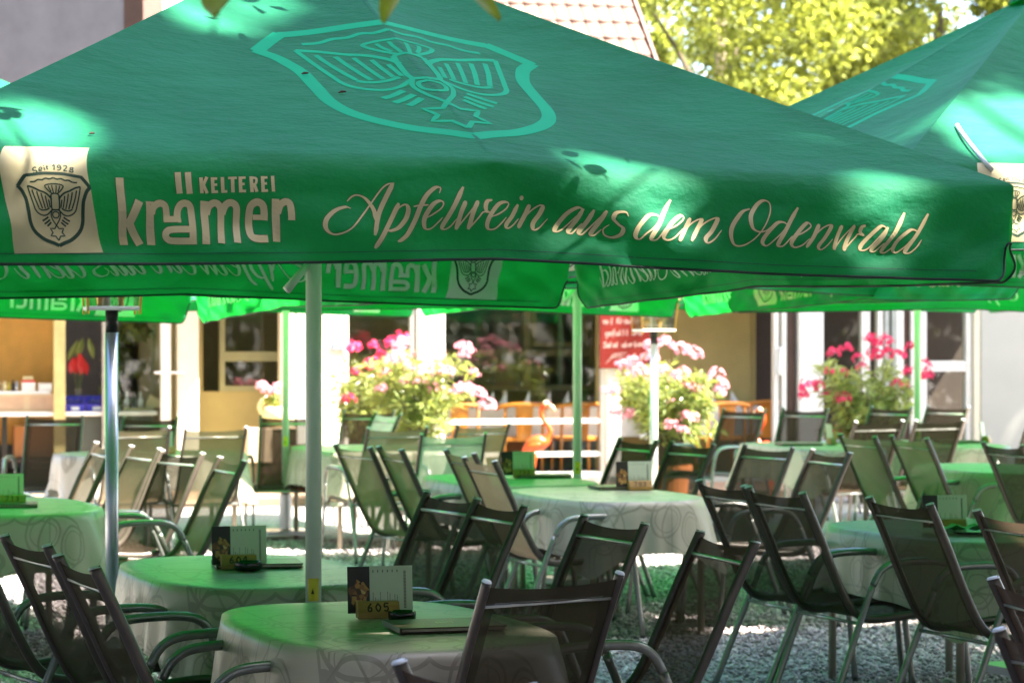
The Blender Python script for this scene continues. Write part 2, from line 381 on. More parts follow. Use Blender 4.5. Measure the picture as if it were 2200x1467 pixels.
bpart('veranda_wall', simple('olive_dark_wall', (.16, .14, .07), .8), (-3.0, -.31, 2.25, 2.35, .1, 2.6), (1.53, 2.88, 2.25, 2.35, .1, 2.6), (-.31, 1.53, 2.25, 2.35, .1, .975), (-.31, 1.53, 2.25, 2.35, 2.36, 2.6))
bpart('olive_curtain', YWALL, (1.15, 2.9, .9, .93, .1, 2.6), (2.0, 2.03, .86, .9, .1, 2.6))
window(2.83, 2.97, .1, 2.3, WHITEP, (), (), .05, depth=.04, name='sliding_door', glass=None)
d = bpart('door_handle', WPLAST, (2.87, 2.90, -.075, -.045, 1.2, 1.24), (2.87, 2.90, -.075, -.045, 1.42, 1.46), (2.865, 2.905, -.10, -.075, 1.18, 1.48), bevel=.006)
bpart('door_jamb', BROWNM, (2.99, 3.07, -.03, .1, .1, 2.3))
window(3.33, 4.05, .1, 2.3, WHITEP, (3.86,), (), .05, .09, name='glass_door')
window(4.07, 4.20, .1, 2.3, simple('grey_frame_paint', (.42, .45, .42), .45), (), (), .045, name='door_leaf', glass=None, depth=.06)
bpart('door_leaf', WHITEP, (4.20, 4.28, -.07, .07, .1, 2.3)); bpart('door_jamb', BROWNM, (4.28, 4.37, -.02, .1, .1, 2.3)); bpart('door_leaf', WHITEP, (4.37, 4.47, -.07, .07, .1, 2.3))
window(4.49, 5.07, .1, 2.3, WHITEP, (), (1.27,), .06, .11)
bpart('door_stile', WHITEP, (-3.59, -3.49, -.05, .03, .08, 2.3), bevel=.01)
h = MB(); h.box(-3.575, -3.535, -.062, -.051, 1.0, 1.32); h.tube([(-3.555, -.06, 1.235), (-3.555, -.11, 1.235), (-3.66, -.12, 1.235)], .013, 8); h.tube([(-3.50, -.03, 1.235), (-3.44, -.1, 1.235), (-3.36, -.1, 1.225)], .014, 8)
h.build('door_handle', WPLAST, B, smooth=False)
bpart('mullion', simple('grey_mullion', (.35, .34, .30), .5), (-4.16, -4.10, -.04, .04, .08, 2.3)); bpart('pane', GLASS, (-4.10, -3.59, -.005, .005, .1, 2.3))
bpart('mullion', simple('ochre_mullion', (.52, .44, .19), .5), (-4.63, -4.52, -.04, .05, .08, 2.3)); bpart('amber_blind', AMBER, (-6.1, -4.58, .80, .82, .5, 2.4))
bpart('interior_partition', YWALL, (-3.5, -3.4, .14, 4.9, .1, 2.6)); bpart('interior_partition', YWALL, (2.9, 2.98, .95, 4.9, .1, 2.6))
# chalk board leaning on the white post
cb = empty('chalkboard', W(1.17, -.15, 0), ALPHA, 'red chalkboard with white handwriting hung on a white post', 'chalkboard')
m = MB(); m.box(-.28, .27, -.012, .012, 1.26, 1.98); m.build('board', BOARD, cb, bevel=.004)
LET = {'C': '1,.8 .6,1 .15,.75 .15,.25 .6,0 1,.2', 'a': '.8,.5 .4,.6 .15,.3 .4,0 .8,.35 .8,.6 .85,0', 'm': '.05,.6 .1,0 .1,.4 .35,.6 .45,0 .45,.4 .75,.6 .8,0', 'e': '.15,.3 .8,.35 .5,.62 .15,.3 .4,0 .8,.1', 'n': '.1,.6 .12,0 .12,.35 .5,.6 .7,.4 .75,0',
       'b': '.2,1 .15,0 .5,0 .7,.3 .4,.5 .15,.3', 'r': '.1,.6 .12,0 .12,.4 .6,.6', 't': '.3,1 .3,.1 .6,0', 'i': '.3,.6 .3,0', 'u': '.1,.6 .15,.1 .5,0 .7,.6 .75,0', 'd': '.7,1 .7,0 .3,0 .15,.3 .5,.5 .7,.35', 'K': '.1,1 .1,0 .1,.5 .8,1 .2,.5 .9,0', 'k': '.1,1 .1,0 .1,.3 .6,.6 .2,.3 .7,0', 'l': '.3,1 .25,.1 .5,0', 'ä': '.8,.5 .4,.6 .15,.3 .4,0 .8,.35 .8,.6 .85,0', 'f': '.7,1 .4,.9 .35,-.3 .35,.5 .1,.5 .7,.5', 'g': '.7,.5 .2,.5 .3,.1 .7,.3 .7,.6 .65,-.3 .2,-.3', 'ü': '.1,.6 .15,.1 .5,0 .7,.6 .75,0', 's': '.7,.6 .2,.5 .65,.2 .1,0', 'S': '.9,.9 .3,1 .3,.6 .8,.4 .5,0 .05,.1', 'c': '.7,.5 .3,.6 .15,.2 .7,0', 'h': '.1,1 .1,0 .2,.45 .6,.5 .7,0', 'o': '.4,.6 .1,.3 .4,0 .7,.3 .4,.6',
       '9': '.7,.6 .3,.5 .2,.8 .6,1 .7,.7 .6,0', '8': '.5,.5 .2,.75 .5,1 .75,.75 .5,.5 .15,.25 .5,0 .8,.25 .5,.5', '7': '.1,1 .8,1 .35,0', ',': '.3,.1 .2,-.2', '5': '.8,1 .3,1 .2,.55 .6,.6 .75,.3 .5,0 .15,.1', '0': '.5,1 .15,.5 .5,0 .85,.5 .5,1', '6': '.7,1 .25,.5 .3,.05 .7,.1 .7,.45 .3,.45', '3': '.2,.95 .7,.9 .65,.6 .4,.52 .75,.35 .6,.02 .15,.1', '4': '.6,0 .6,1 .1,.3 .85,.3', '2': '.15,.8 .5,1 .75,.7 .15,0 .8,0', '1': '.3,.75 .55,1 .55,0', 'w': '.0,.6 .2,0 .4,.5 .6,0 .8,.6', 'p': '.15,.6 .1,-.35 .15,.5 .6,.55 .6,.1 .15,.1', 'z': '.1,.6 .7,.6 .1,0 .7,0'}
def scribble(text, x0, z0, hgt, mb, y, wd, slope=0, adv=.72):
    x = x0
    for ch in text:
        if ch == ' ': x += hgt * .5; continue
        if ch in LET:
            pts = [(x + float(q.split(',')[0]) * hgt * .75 + .12 * hgt * float(q.split(',')[1]), y, z0 + float(q.split(',')[1]) * hgt + slope * (x - x0)) for q in LET[ch].split()]
            pts = catmull(pts, 4)
            for p, q in zip(pts[:-1], pts[1:]):
                dv = (q - p)
                if dv.length < 1e-6: continue
                nrm = Vector((-dv.z, 0, dv.x)).normalized() * wd
                mb.add([p - nrm, q - nrm, q + nrm, p + nrm], [(0, 1, 2, 3)])
        x += hgt * adv
    return x
m = MB()
for i, (tx, x0, z0, hh) in enumerate((('Camembert', -.21, 1.845, .072), ('mit Kräuter', -.25, 1.715, .062), ('gefüllt und', -.23, 1.595, .06), ('Salat überbacken', -.25, 1.475, .055), ('9,80', .06, 1.345, .065))):
    scribble(tx, x0, z0, hh, m, -.0145 - .0002 * i, .0042, .03, .62)
for k in range(3):
    for p, q in zip(*(lambda c: (c[:-1], c[1:]))(catmull([(-.22 + .03 * k, -.0152, 1.31 + .02 * k), (-.14, -.0152, 1.37 + .015 * k), (-.03 + .02 * k, -.0152, 1.36 + .03 * k)], 6))):
        m.add([p, q, q + Vector((0, 0, .006)), p + Vector((0, 0, .006))], [(0, 1, 2, 3)])
m.build('handwriting', CHALK, cb)

# ------------------------------------------------------------------ house behind with tiled roof
HS = empty('house', (0, 29, 0), ALPHA, 'tall house with sunlit pale red tiled roof rising behind the restaurant', 'house')
m = MB(); m.box(-8.5, 1.7, .6, 6, 0, 4.2); m.build('wall', PLASTER, HS)
m = MB(); m.box(-4.18, -1.6, .3, .59, 3.2, 8.5); [m.box(-4.18 + .14 * i, -4.07 + .14 * i, .275, .301, 3.2, 8.5) for i in range(18)]; m.build('clad_wall', WHITECL, HS)
PITCH = R(43); EX, EZ, EY = 1.93, 3.62, -.75   # verge foot, in the house frame (x, z, y)
def roofpt(i, u, h=0):   # i: metres left of the verge, u: metres up the slope, h: height above the slope
    return (EX - i, EY + u * math.cos(PITCH) - h * math.sin(PITCH), EZ + u * math.sin(PITCH) + h * math.cos(PITCH))
m = MB(); m.add([roofpt(0, -.05, -.09), roofpt(4.3, -.05, -.09), roofpt(4.3, 6.5, -.09), roofpt(0, 6.5, -.09), roofpt(0, -.05, -.02), roofpt(4.3, -.05, -.02), roofpt(4.3, 6.5, -.02), roofpt(0, 6.5, -.02)], [(0, 1, 2, 3), (4, 7, 6, 5), (0, 4, 5, 1), (1, 5, 6, 2), (2, 6, 7, 3), (3, 7, 4, 0)])
roof = m.build('roof', simple('roof_lath', (.16, .07, .05), .9), HS)
TW, TG = .178, .33
tm = MB(); us = lin(0, 1, 7); vs_ = lin(0, 1, 5)
def tilept(u, v, dz=0):
    x = -TW * .945 * u; arc = .022 * math.sin(math.pi * u) ** .8
    l = (TG * 1.14) * v - (.045 * math.sin(math.pi * u) if v == 0 else 0)
    return (x, l, .028 * (1 - v) + arc + dz)
tm.grid(lambda u, v: tilept(u, v, 0), us, vs_); tm.grid(lambda u, v: tilept(u, v, -.013), us, vs_)
tm.grid(lambda u, k: tilept(u, 0, -.013 * k), us, [0, 1]); tm.grid(lambda v, k: tilept(0, v, -.013 * k), vs_, [0, 1])
tme = tm.mesh('tile', TILE, True)
for r_ in range(12):
    for c_ in range(24):
        o = put('tile', tme, roof, roofpt(.02 + TW * c_, TG * r_, .0), (PITCH + R(rnd.uniform(-.6, .6)), R(rnd.uniform(-.8, .8)), 0))
m = MB(); m.add([roofpt(-.03, -.08, .05), roofpt(.015, -.08, .07), roofpt(.015, 6, .07), roofpt(-.03, 6, .05), roofpt(-.03, -.08, -.1), roofpt(.0, -.08, -.1), roofpt(.0, 6, -.1), roofpt(-.03, 6, -.1)], [(0, 1, 2, 3), (0, 4, 5, 1), (0, 3, 7, 4), (1, 5, 6, 2)])
m.build('verge_board', TILE, roof)
NB = empty('neighbour_house', (-4.2, 27.6, 0), R(-17), 'lavender grey roughcast house wall in shade above the umbrella corner', 'house')
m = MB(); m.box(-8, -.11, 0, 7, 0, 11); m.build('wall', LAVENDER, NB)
m = MB(); m.box(-.105, .13, -.02, .5, 3, 9); m.build('corner_post', BROWNM, NB)

# ------------------------------------------------------------------ trees
def leaf_mesh(name, C, size, mat, r, wid=.5, up=.3, droop=None):
    n = len(C); d = r.normal(size=(n, 3)); d /= np.linalg.norm(d, axis=1)[:, None]
    nr = r.normal(size=(n, 3)) + np.array([0, 0, up * 2]); u = np.cross(d, nr); u /= np.linalg.norm(u, axis=1)[:, None] + 1e-9
    w = np.cross(u, d)
    s = size * (.7 + .6 * r.random(n))[:, None]
    P = np.stack([C - d * s * .5, C - u * s * wid * .42 - d * s * .06, C + d * s * .5 - w * s * .08, C + u * s * wid * .42 - d * s * .06], 1).reshape(-1, 3)
    me = bpy.data.meshes.new(name); me.vertices.add(4 * n); me.vertices.foreach_set('co', P.ravel())
    me.loops.add(4 * n); me.loops.foreach_set('vertex_index', np.arange(4 * n, dtype=np.int32))
    me.polygons.add(n); me.polygons.foreach_set('loop_start', np.arange(n, dtype=np.int32) * 4)
    me.materials.append(mat); me.update(calc_edges=True); return me
def clumps(r, c, rad, k, cr, n):
    d = r.normal(size=(k, 3)); d /= np.linalg.norm(d, axis=1)[:, None]
    cc = np.array(c) + d * np.array(rad) * (.45 + .5 * r.random((k, 1)) ** .6)
    i = r.integers(0, k, n); q = r.normal(size=(n, 3)); q /= np.linalg.norm(q, axis=1)[:, None]
    rr = cr * (.6 + .6 * r.random(k))
    return cc[i] + q * (rr[i] * r.random(n) ** .5)[:, None] * np.array([1, 1, .75]), cc
def tree(x, y, h, rad, mat, n, size, seed, label, group=None, k=60, cr=.9, trunk=.22, cz=None):
    r = np.random.default_rng(seed); T = empty('tree', (x, y, 0), 0, label, 'tree', group)
    cz = cz or h - rad[2]
    C, cc = clumps(r, (0, 0, cz), rad, k, cr, n)
    m = MB(); m.tube([(0, 0, 0), (.05, .02, h * .25), (0, .1, cz)], [trunk, trunk * .8, trunk * .4], 9)
    for q in cc[::24]:
        b = Vector((.03, .06, cz * .55 + .25 * (q[2] - cz * .55))); m.tube([b, b.lerp(Vector(q), .5) + Vector((0, 0, .2)), q], [trunk * .3, trunk * .18, .02], 5)
    m.build('trunk', BARK, T, smooth=True)
    put('crown', leaf_mesh('crown', C, size, mat, r), T)
    return T
GT = 'trees behind the umbrellas'
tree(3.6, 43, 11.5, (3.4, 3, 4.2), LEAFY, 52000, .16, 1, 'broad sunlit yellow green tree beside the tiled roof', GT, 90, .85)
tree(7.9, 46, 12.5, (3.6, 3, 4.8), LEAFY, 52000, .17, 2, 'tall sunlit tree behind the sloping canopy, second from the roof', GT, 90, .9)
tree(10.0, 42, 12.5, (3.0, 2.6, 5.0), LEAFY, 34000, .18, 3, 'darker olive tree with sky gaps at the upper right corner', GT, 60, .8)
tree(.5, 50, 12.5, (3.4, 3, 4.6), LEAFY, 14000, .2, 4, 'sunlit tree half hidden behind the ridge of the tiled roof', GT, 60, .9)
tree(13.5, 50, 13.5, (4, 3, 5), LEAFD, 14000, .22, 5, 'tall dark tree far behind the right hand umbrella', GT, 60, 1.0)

# the tall tree that shades the near tables; its crown stands above and right of the picture
def shade_tree():
    r = np.random.default_rng(11); o = Vector((9.6, 6.2, 0)); T = empty('shade_tree', o, 0, 'tall shade tree whose lowest leaves hang into the top of the view', 'tree')
    s = np.array(SUN_DIR); a1 = np.cross(s, (0, 0, 1)); a1 /= np.linalg.norm(a1); a2 = np.cross(a1, s)
    k = 380; u, v = r.uniform(-1, 1, k), r.uniform(-1, 1, k); rr = np.sqrt(u * u + v * v); u, v = u / np.maximum(1, rr), v / np.maximum(1, rr)
    foot = np.array(SHADE_AT); D = r.uniform(15.5, 21.5, k)
    cc = foot + u[:, None] * a1 * 9.3 + v[:, None] * a2 * 5.0 + D[:, None] * s - np.array(o)
    cc[:26] = np.array([-.45, 8.05, 2.65]) + r.uniform(-1.1, 1.1, (26, 1)) * a1 + r.uniform(-.9, .9, (26, 1)) * a2 + r.uniform(15, 19, (26, 1)) * s - np.array(o)
    e = 60; cc[-e:] = np.array([.85, 13.7, .74]) + r.uniform(-2.0, 2.0, (e, 1)) * a1 + r.uniform(-1.2, 1.2, (e, 1)) * a2 + r.uniform(15, 19, (e, 1)) * s - np.array(o)
    n = 270000; i = r.integers(0, k, n); q = r.normal(size=(n, 3)); q /= np.linalg.norm(q, axis=1)[:, None]
    C = cc[i] + q * (r.uniform(.6, 1.1, k)[i] * r.random(n) ** .45)[:, None] * np.array([1, 1, .7])
    keep = np.ones(n, bool)      # gaps in the crown, along sun rays that reach the canopy and the ground
    for px, py, pz, g in GAPS:
        vv = C + np.array(o) - np.array([px, py, pz]); tt = vv @ s; dist = np.linalg.norm(vv - tt[:, None] * s, axis=1)
        keep &= dist > g * (.7 + .6 * r.random(n))
    C = C[keep]
    m = MB(); m.tube([(0, 0, 0), (.05, 0, 4), (-.1, -.1, 9), (-.1, -.2, 16)], [.34, .3, .22, .08], 10)
    for c in cc[::4]:
        b = Vector((-.05, -.05, 6 + .35 * (c[2] - 8))); m.tube([b, b.lerp(Vector(c), .5) + Vector((0, 0, .6)), c], [.09, .05, .01], 5)
    m.build('trunk', BARK, T, smooth=True)
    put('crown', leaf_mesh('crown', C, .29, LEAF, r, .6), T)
    # hanging twig with single leaves close to the camera
    tw = MB(); P = lambda x, y, z: Vector((x, y, z)) - o
    tw.tube([P(9.5, 6.1, 9.5), P(5, 5.6, 7.6), P(2, 5.2, 5.6), P(.9, 5.0, 4.4), P(.4, 4.5, 3.4), P(.05, 4.15, 2.62), P(-.13, 3.95, 2.29), P(-.18, 3.92, 2.21)], [.07, .045, .025, .014, .010, .006, .004, .002], 6)
    tw.tube([P(.05, 4.15, 2.62), P(-.2, 4.1, 2.45), P(-.46, 4.0, 2.28)], [.005, .003, .002], 5)
    br = tw.build('branch', BARK, T, smooth=True)
    lm = MB()
    def lf(u, v): w = .031 * math.sin(math.pi * min(1, u * 1.02 + .0)) ** .75; return (w * v, .085 * u, .008 * v * v - .012 * u * u)
    lm.grid(lf, lin(0, .98, 8), [-1, -.5, 0, .5, 1]); lme = lm.mesh('leaf', NLEAF, True)
    for x, z, y, ax, az, sc in ((-.16, 2.218, 3.9, -60, 70, 1.15), (-.19, 2.178, 3.92, 10, 110, .85), (-.085, 2.20, 3.95, -40, -100, 1.05), (-.45, 2.225, 4.0, -50, 150, 1.15), (-.5, 2.25, 4.02, -20, 60, .9), (-.47, 2.262, 4.05, -60, -50, 1.), (-.10, 2.26, 3.97, -50, -20, .9)):
        put('leaf', lme, br, P(x, y, z), (R(ax), R(rnd.uniform(-30, 30)), R(az)), (sc, sc, sc))
    # a small spray above the canopy whose shadow falls beside the logo panel
    b0 = Vector((-1.47, 6.86, 2.32)) + SUN_DIR * 1.5 - o; tw = MB()
    tw.tube([b0 + Vector((-.02, .0, -.10)), b0 + Vector((.05, .02, .02)), b0 + Vector((.2, .02, .16)), b0 + Vector((.2, .02, .16)) + SUN_DIR * 3, P(2, 5.2, 5.6)], [.002, .004, .006, .008, .01], 5); br = tw.build('branch', BARK, T, smooth=True)
    for j in range(10):
        q = b0 + Vector((-.02 + .022 * j, .004 * j, -.10 + .024 * j)); put('leaf', lme, br, q, (R(rnd.uniform(-70, -20)), R(rnd.uniform(-30, 30)), R(j * 150 + rnd.uniform(-30, 30))), (.9,) * 3)
    for px, py, pz, up, nl in ((.42, 7.40, 2.12, 1.3, 16), (-.95, 7.98, 2.67, 1.2, 14), (.98, 7.8, 2.2, 1.5, 10)):   # sparse sprays that break up the sun patches
        b1 = Vector((px, py, pz)) + SUN_DIR * up - o; tw = MB(); tw.tube([b1, b1 + SUN_DIR * .5, b1 + SUN_DIR * 3, P(2, 5.2, 5.6)], [.002, .004, .007, .01], 5); br = tw.build('branch', BARK, T, smooth=True)
        for j in range(nl):
            q = b1 + Vector((rnd.uniform(-.24, .24), rnd.uniform(-.2, .2), rnd.uniform(-.06, .3))); put('leaf', lme, br, q, (R(rnd.uniform(-80, 0)), R(rnd.uniform(-40, 40)), R(rnd.uniform(0, 360))), (rnd.uniform(.7, 1.1),) * 3)
SHADE_AT = (.4, 4.0, 1.4)
GAPS = [(-.95, 7.98, 2.67, .28), (-.78, 8.15, 2.71, .16), (.36, 8.26, 2.55, .10), (.42, 7.96, 2.36, .09), (.21, 7.39, 2.18, .14), (.40, 7.38, 2.12, .17), (.60, 7.50, 2.12, .15), (.14, 7.24, 1.95, .08), (.44, 7.34, 1.94, .10), (.2, 7.25, 2.03, .09),
        (-.82, 7.51, 2.4, .09), (-1.33, 6.89, 2.23, .26), (-1.17, 6.77, 2.13, .12), (.95, 7.9, 2.25, .10), (2.0, 9.4, 2.5, .34), (2.4, 9.7, 2.35, .3), (1.25, 13.6, .0, .32), (.95, 14.3, .0, .3), (2.0, 14.2, .1, .5), (1.9, 12.9, .1, .35),
        (1.75, 5.7, .95, .35), (.12, 6.95, .93, .10), (1.2, 9.3, .1, .25), (.9, 10.9, .0, .3), (1.6, 8.7, .0, .3)]
shade_tree()
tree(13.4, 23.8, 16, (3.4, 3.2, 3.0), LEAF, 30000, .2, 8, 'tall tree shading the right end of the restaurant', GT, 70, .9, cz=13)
def unseen_leaf_screen():  # leaf ring and overhead layer out of view, added to block sky light
    r = np.random.default_rng(77); n = 75000; a = r.uniform(R(62), R(322), n); rad = r.uniform(15, 23, n); z = 14 * r.random(n) ** .8
    C = np.stack([np.sin(a) * rad, 9 + np.cos(a) * rad, z], 1); C = C[~((C[:, 1] > 20) & (np.abs(C[:, 0]) < 8.5))]
    D = np.stack([r.uniform(-17, 11, 60000), r.uniform(-18, 3.0, 60000), r.uniform(9, 15, 60000)], 1)
    tag(put('unseen_leaf_screen', leaf_mesh('unseen_leaf_screen', np.concatenate([C, D]), .52, LEAFD, r, .7)), kind='stuff')
unseen_leaf_screen()

# ------------------------------------------------------------------ advertising umbrellas
H = 1.75; APEX = 3.053
def eave_z(x):
    ax = abs(x) / H
    return 2.112 - .02 * ax - .012 * math.sin(math.pi * ax)
def drop_len(x):
    ax = abs(x) / H
    return .283 + .022 * ax ** 2
def roof_pt(x, w):
    ax = abs(x) / H
    ez = eave_z(x)
    y = -H + .025 * math.sin(math.pi * ax)
    z = APEX + (ez - APEX) * w - .035 * math.sin(math.pi * w) * math.sin(math.pi * ax) - .012 * math.sin(math.pi * w)
    return (x * w, y * w, z)
def drop_pt(x, d):
    hv = drop_len(x); fr = d / hv; ax = abs(x) / H
    y = -H + .025 * math.sin(math.pi * ax)
    k = min(1, fr * 1.4)
    dy = .012 * math.sin(5.1 * x + 6 * fr) * k + .009 * math.sin(13 * x - 9 * fr + 1) * k + .005 * math.sin(29 * x + 15 * fr + 2 * math.sin(3 * x)) * k * (.25 + ax)
    dy += .035 * math.exp(-((x - .28 - .35 * fr) / .16) ** 2) * math.sin(math.pi * min(1, fr * 1.05)) - .02 * math.exp(-((x - .02 - .12 * fr) / .1) ** 2) * math.sin(math.pi * fr)
    e = 0.
    if fr > .60:
        e = .011 * min(1, (fr - .60) / .06) ** .5
        if fr > .80:
            c = (fr - .80) / .2
            e += .04 * (1 - math.sqrt(max(0, 1 - c * c)))
    a = abs(x)
    if e and a > H - .14:
        a = H - .14 + (a - H + .14) * (.14 - e) / .14
    xx = math.copysign(a, x) * (1 - .022 * fr)
    return (xx, y - dy - .012 * fr, eave_z(x) - d)
def surf(x, s):
    ax = abs(x) / H
    r = .012 + .085 * math.sin(math.pi * ax) ** .8 * (1.0 if x < 0 else .75)
    wr = 1 - r / 2.0; hv = drop_len(x); vr = r / hv
    if s <= wr: return roof_pt(x, s)
    if s >= 1 + vr: return drop_pt(x, (s - 1) * hv)
    u = ((s - wr) * 2.0 / (2 * r)) if s < 1 else .5 + (s - 1) * hv / (2 * r)
    a = roof_pt(x, wr); b = roof_pt(x, 1); c = drop_pt(x, r)
    return tuple((1 - u) ** 2 * p + 2 * u * (1 - u) * q + u * u * w for p, q, w in zip(a, b, c))
SCRIPT=['-438,135 -454,131 -486,141 -514,164 -520,187 -508,204 -486,208 -448,194 -408,156 -378,122 -346,82 -326,67 -307,64', '-310,64 -334,106 -359,156 -374,212', '-447,115 -433,102 -416,97 -395,105 -379,124 -370,145 -369,169', '-296,121 -319,165 -350,215 -373,248', '-324,171 -300,138 -278,125 -268,138 -275,165 -298,190 -322,199 -338,198', '-175,94 -170,79 -186,78 -212,98 -231,128 -248,170 -270,207 -290,224 -304,230', '-253,131 -235,128 -209,127', '-219,166 -195,153 -172,137 -165,122 -176,116 -196,126 -215,153 -221,174 -215,193 -197,193 -176,174 -166,162', '-100,76 -124,116 -148,158 -163,187 -156,196 -139,188 -123,167', '-96,117 -111,150 -121,197', '-121,197 -96,163 -59,121', '-56,116 -74,151 -85,197', '-85,197 -55,163 -41,149 -20,150', '-9,114 -24,117 -32,129 -31,144 -20,150', '-19,164 9,154 37,137 47,121 34,117 11,126 -16,155 -28,180 -22,197 -1,196 24,175 38,161', '79,121 60,155 37,182 41,193 60,183 82,162', '116,119 102,152 77,190', '92,170 120,138 145,120 155,124 148,145 128,174 129,192 149,184 174,157', '277,126 260,121 232,137 205,173 197,192 214,190 241,167 277,126', '277,123 262,157 240,190 251,196 269,178 281,165', '310,125 294,160 273,191 283,197 308,172 346,128', '348,126 329,161 309,194 320,198 340,180', '415,140 406,128 378,131 370,148 386,163 403,175 400,192 377,202 352,196 345,179 360,166', '530,142 515,131 484,134 451,167 442,194 454,205 474,187 500,168 525,144', '569,81 531,139 490,197 504,205 526,182 541,168', '536,176 576,161 606,142 611,130 598,129 560,156 529,190 536,203 558,200 585,182 602,167', '636,133 608,172 583,205', '599,181 638,149 668,134 674,139 655,170 628,203', '646,181 683,147 719,129 728,134 709,168 683,193 688,206 716,192 741,165', '836,97 808,109 777,149 772,181 788,206 819,207 852,187 880,151 904,106 905,78 886,69 862,83 837,119 840,152 862,165 886,162 902,150', '967,144 950,134 925,138 892,170 881,194 896,206 920,187 947,162 966,141', '1001,87 967,142 933,198 947,206 968,186 979,175', '983,178 1019,163 1045,146 1044,136 1031,135 999,164 976,194 988,208 1015,201 1040,181', '1076,136 1056,173 1031,207', '1046,184 1084,150 1112,137 1116,146 1098,177 1078,202 1089,213 1112,199 1130,179', '1154,137 1146,170 1138,213', '1138,213 1168,170 1196,136', '1198,135 1186,175 1173,215', '1173,215 1209,174 1218,162 1240,167', '1237,136 1225,141 1224,155 1240,167', '1311,143 1291,137 1263,162 1233,198 1237,212 1264,201 1308,145', '1314,140 1296,178 1272,209 1284,214 1305,195 1312,187', '1371,94 1340,156 1310,209 1323,217 1344,200 1352,186', '1427,156 1409,147 1389,150 1356,178 1348,205 1361,217 1385,200 1407,174 1425,154', '1455,96 1424,155 1391,210 1402,219 1424,202 1441,177']
BLOCK=[(22.6, '-1099,55 -1097,240'), (23.0, '-1048,119 -1079,180'), (22.2, '-1080,175 -1053,239'), (22.2, '-1019,120 -1022,239'), (19.0, '-1015,153 -1008,134 -990,124 -975,130 -972,148 -973,176'), (17.4, '-981,168 -932,167'), (19.8, '-944,176 -939,144 -929,127 -916,122 -903,128 -900,151 -906,235'), (18.2, '-902,195 -958,196 -975,201 -981,212 -977,222 -960,227 -895,227'), (17.8, '-935,31 -930,96'), (17.8, '-906,30 -901,96'), (21.8, '-860,115 -869,236'), (19.8, '-857,152 -848,130 -831,120 -818,128 -815,150 -826,234'), (19.8, '-812,150 -801,127 -786,119 -772,127 -770,150 -780,232'), (20.6, '-688,220 -719,220 -735,214 -738,196 -734,150 -728,127 -711,117 -695,125 -691,146 -693,168'), (15.1, '-724,159 -682,160'), (22.2, '-657,108 -663,228'), (19.8, '-654,148 -644,125 -628,116 -617,122 -615,142 -616,168'), (10.3, '-868,47 -866,94'), (9.5, '-851,45 -862,72'), (9.5, '-862,68 -851,94'), (10.3, '-835,46 -834,93'), (7.9, '-839,50 -822,50'), (7.9, '-837,69 -822,69'), (7.9, '-838,90 -820,89'), (10.3, '-807,45 -806,92'), (7.9, '-809,89 -794,88'), (7.9, '-791,48 -766,47'), (10.3, '-778,45 -778,91'), (10.3, '-756,43 -756,91'), (7.9, '-759,47 -741,46'), (7.9, '-758,67 -744,66'), (7.9, '-759,87 -741,87'), (10.3, '-725,42 -724,90'), (7.5, '-725,46 -712,48 -710,57 -714,66 -724,67'), (9.5, '-717,66 -710,89'), (10.3, '-692,41 -692,89'), (7.9, '-695,46 -678,45'), (7.9, '-695,65 -680,64'), (7.9, '-696,86 -678,85'), (10.3, '-663,40 -662,88')]
SEIT=[(3.6, '-1327,34 -1332,33 -1336,38 -1335,43 -1328,43 -1325,47 -1330,51 -1335,49'), (2.8, '-1320,41 -1312,37 -1314,32 -1318,33 -1320,39 -1319,44 -1311,42'), (3.2, '-1307,31 -1304,41'), (3.2, '-1308,25 -1308,28'), (3.2, '-1300,25 -1298,36 -1295,37'), (2.8, '-1302,30 -1295,28'), (3.6, '-1285,27 -1280,22 -1279,39'), (3.6, '-1262,26 -1267,22 -1271,26 -1268,31 -1262,28 -1262,35 -1266,39 -1270,38'), (3.6, '-1255,26 -1250,22 -1246,27 -1248,33 -1253,40 -1244,41'), (3.6, '-1232,28 -1236,31 -1234,36 -1229,37 -1229,44 -1236,43 -1237,39 -1232,35 -1228,31 -1232,28')]
def num(s): return [tuple(float(a) / 1000 for a in q.split(',')) for q in s.split()]
def s_of(x, q): return 1 + q / (drop_len(x) if q > 0 else 2.0)
def nrm_at(x, s):
    e = .004; x = max(-H + .01, min(H - .01, x)); s = max(.02, min(1.99, s))
    a = Vector(surf(x + e, s)) - Vector(surf(x - e, s)); b = Vector(surf(x, s + e)) - Vector(surf(x, s - e))
    n = a.cross(b).normalized()
    return n if n.dot(Vector((0, -1, .6))) > 0 else -n
def onsurf(x, s, off): return Vector(surf(x, s)) + nrm_at(x, s) * off
def cloth_piece(name, xs, ss):
    m = MB(); m.grid(lambda x, s: surf(x, s), xs, ss)
    a, b, c = [Vector(m.v[i]) for i in m.f[len(m.f) // 2 + 3][:3]]
    if (b - a).cross(c - b).dot(Vector((0, -1, .6))) < 0: m.f = [f[::-1] for f in m.f]
    me = m.mesh(name, CANOPY, True)
    me.normals_split_custom_set_from_vertices([nrm_at(x, s) * 1.0 for x in xs for s in ss]); return me
XS = [H * v for v in lin(-1, 1, 113)]
SR = lin(.012, .88, 16) + lin(.89, 1, 12); SV = lin(1, 1.4, 12) + lin(1.44, 2, 15)
ME_GORE = cloth_piece('canopy_gore', XS, SR); ME_VAL = cloth_piece('valance', XS, SV)
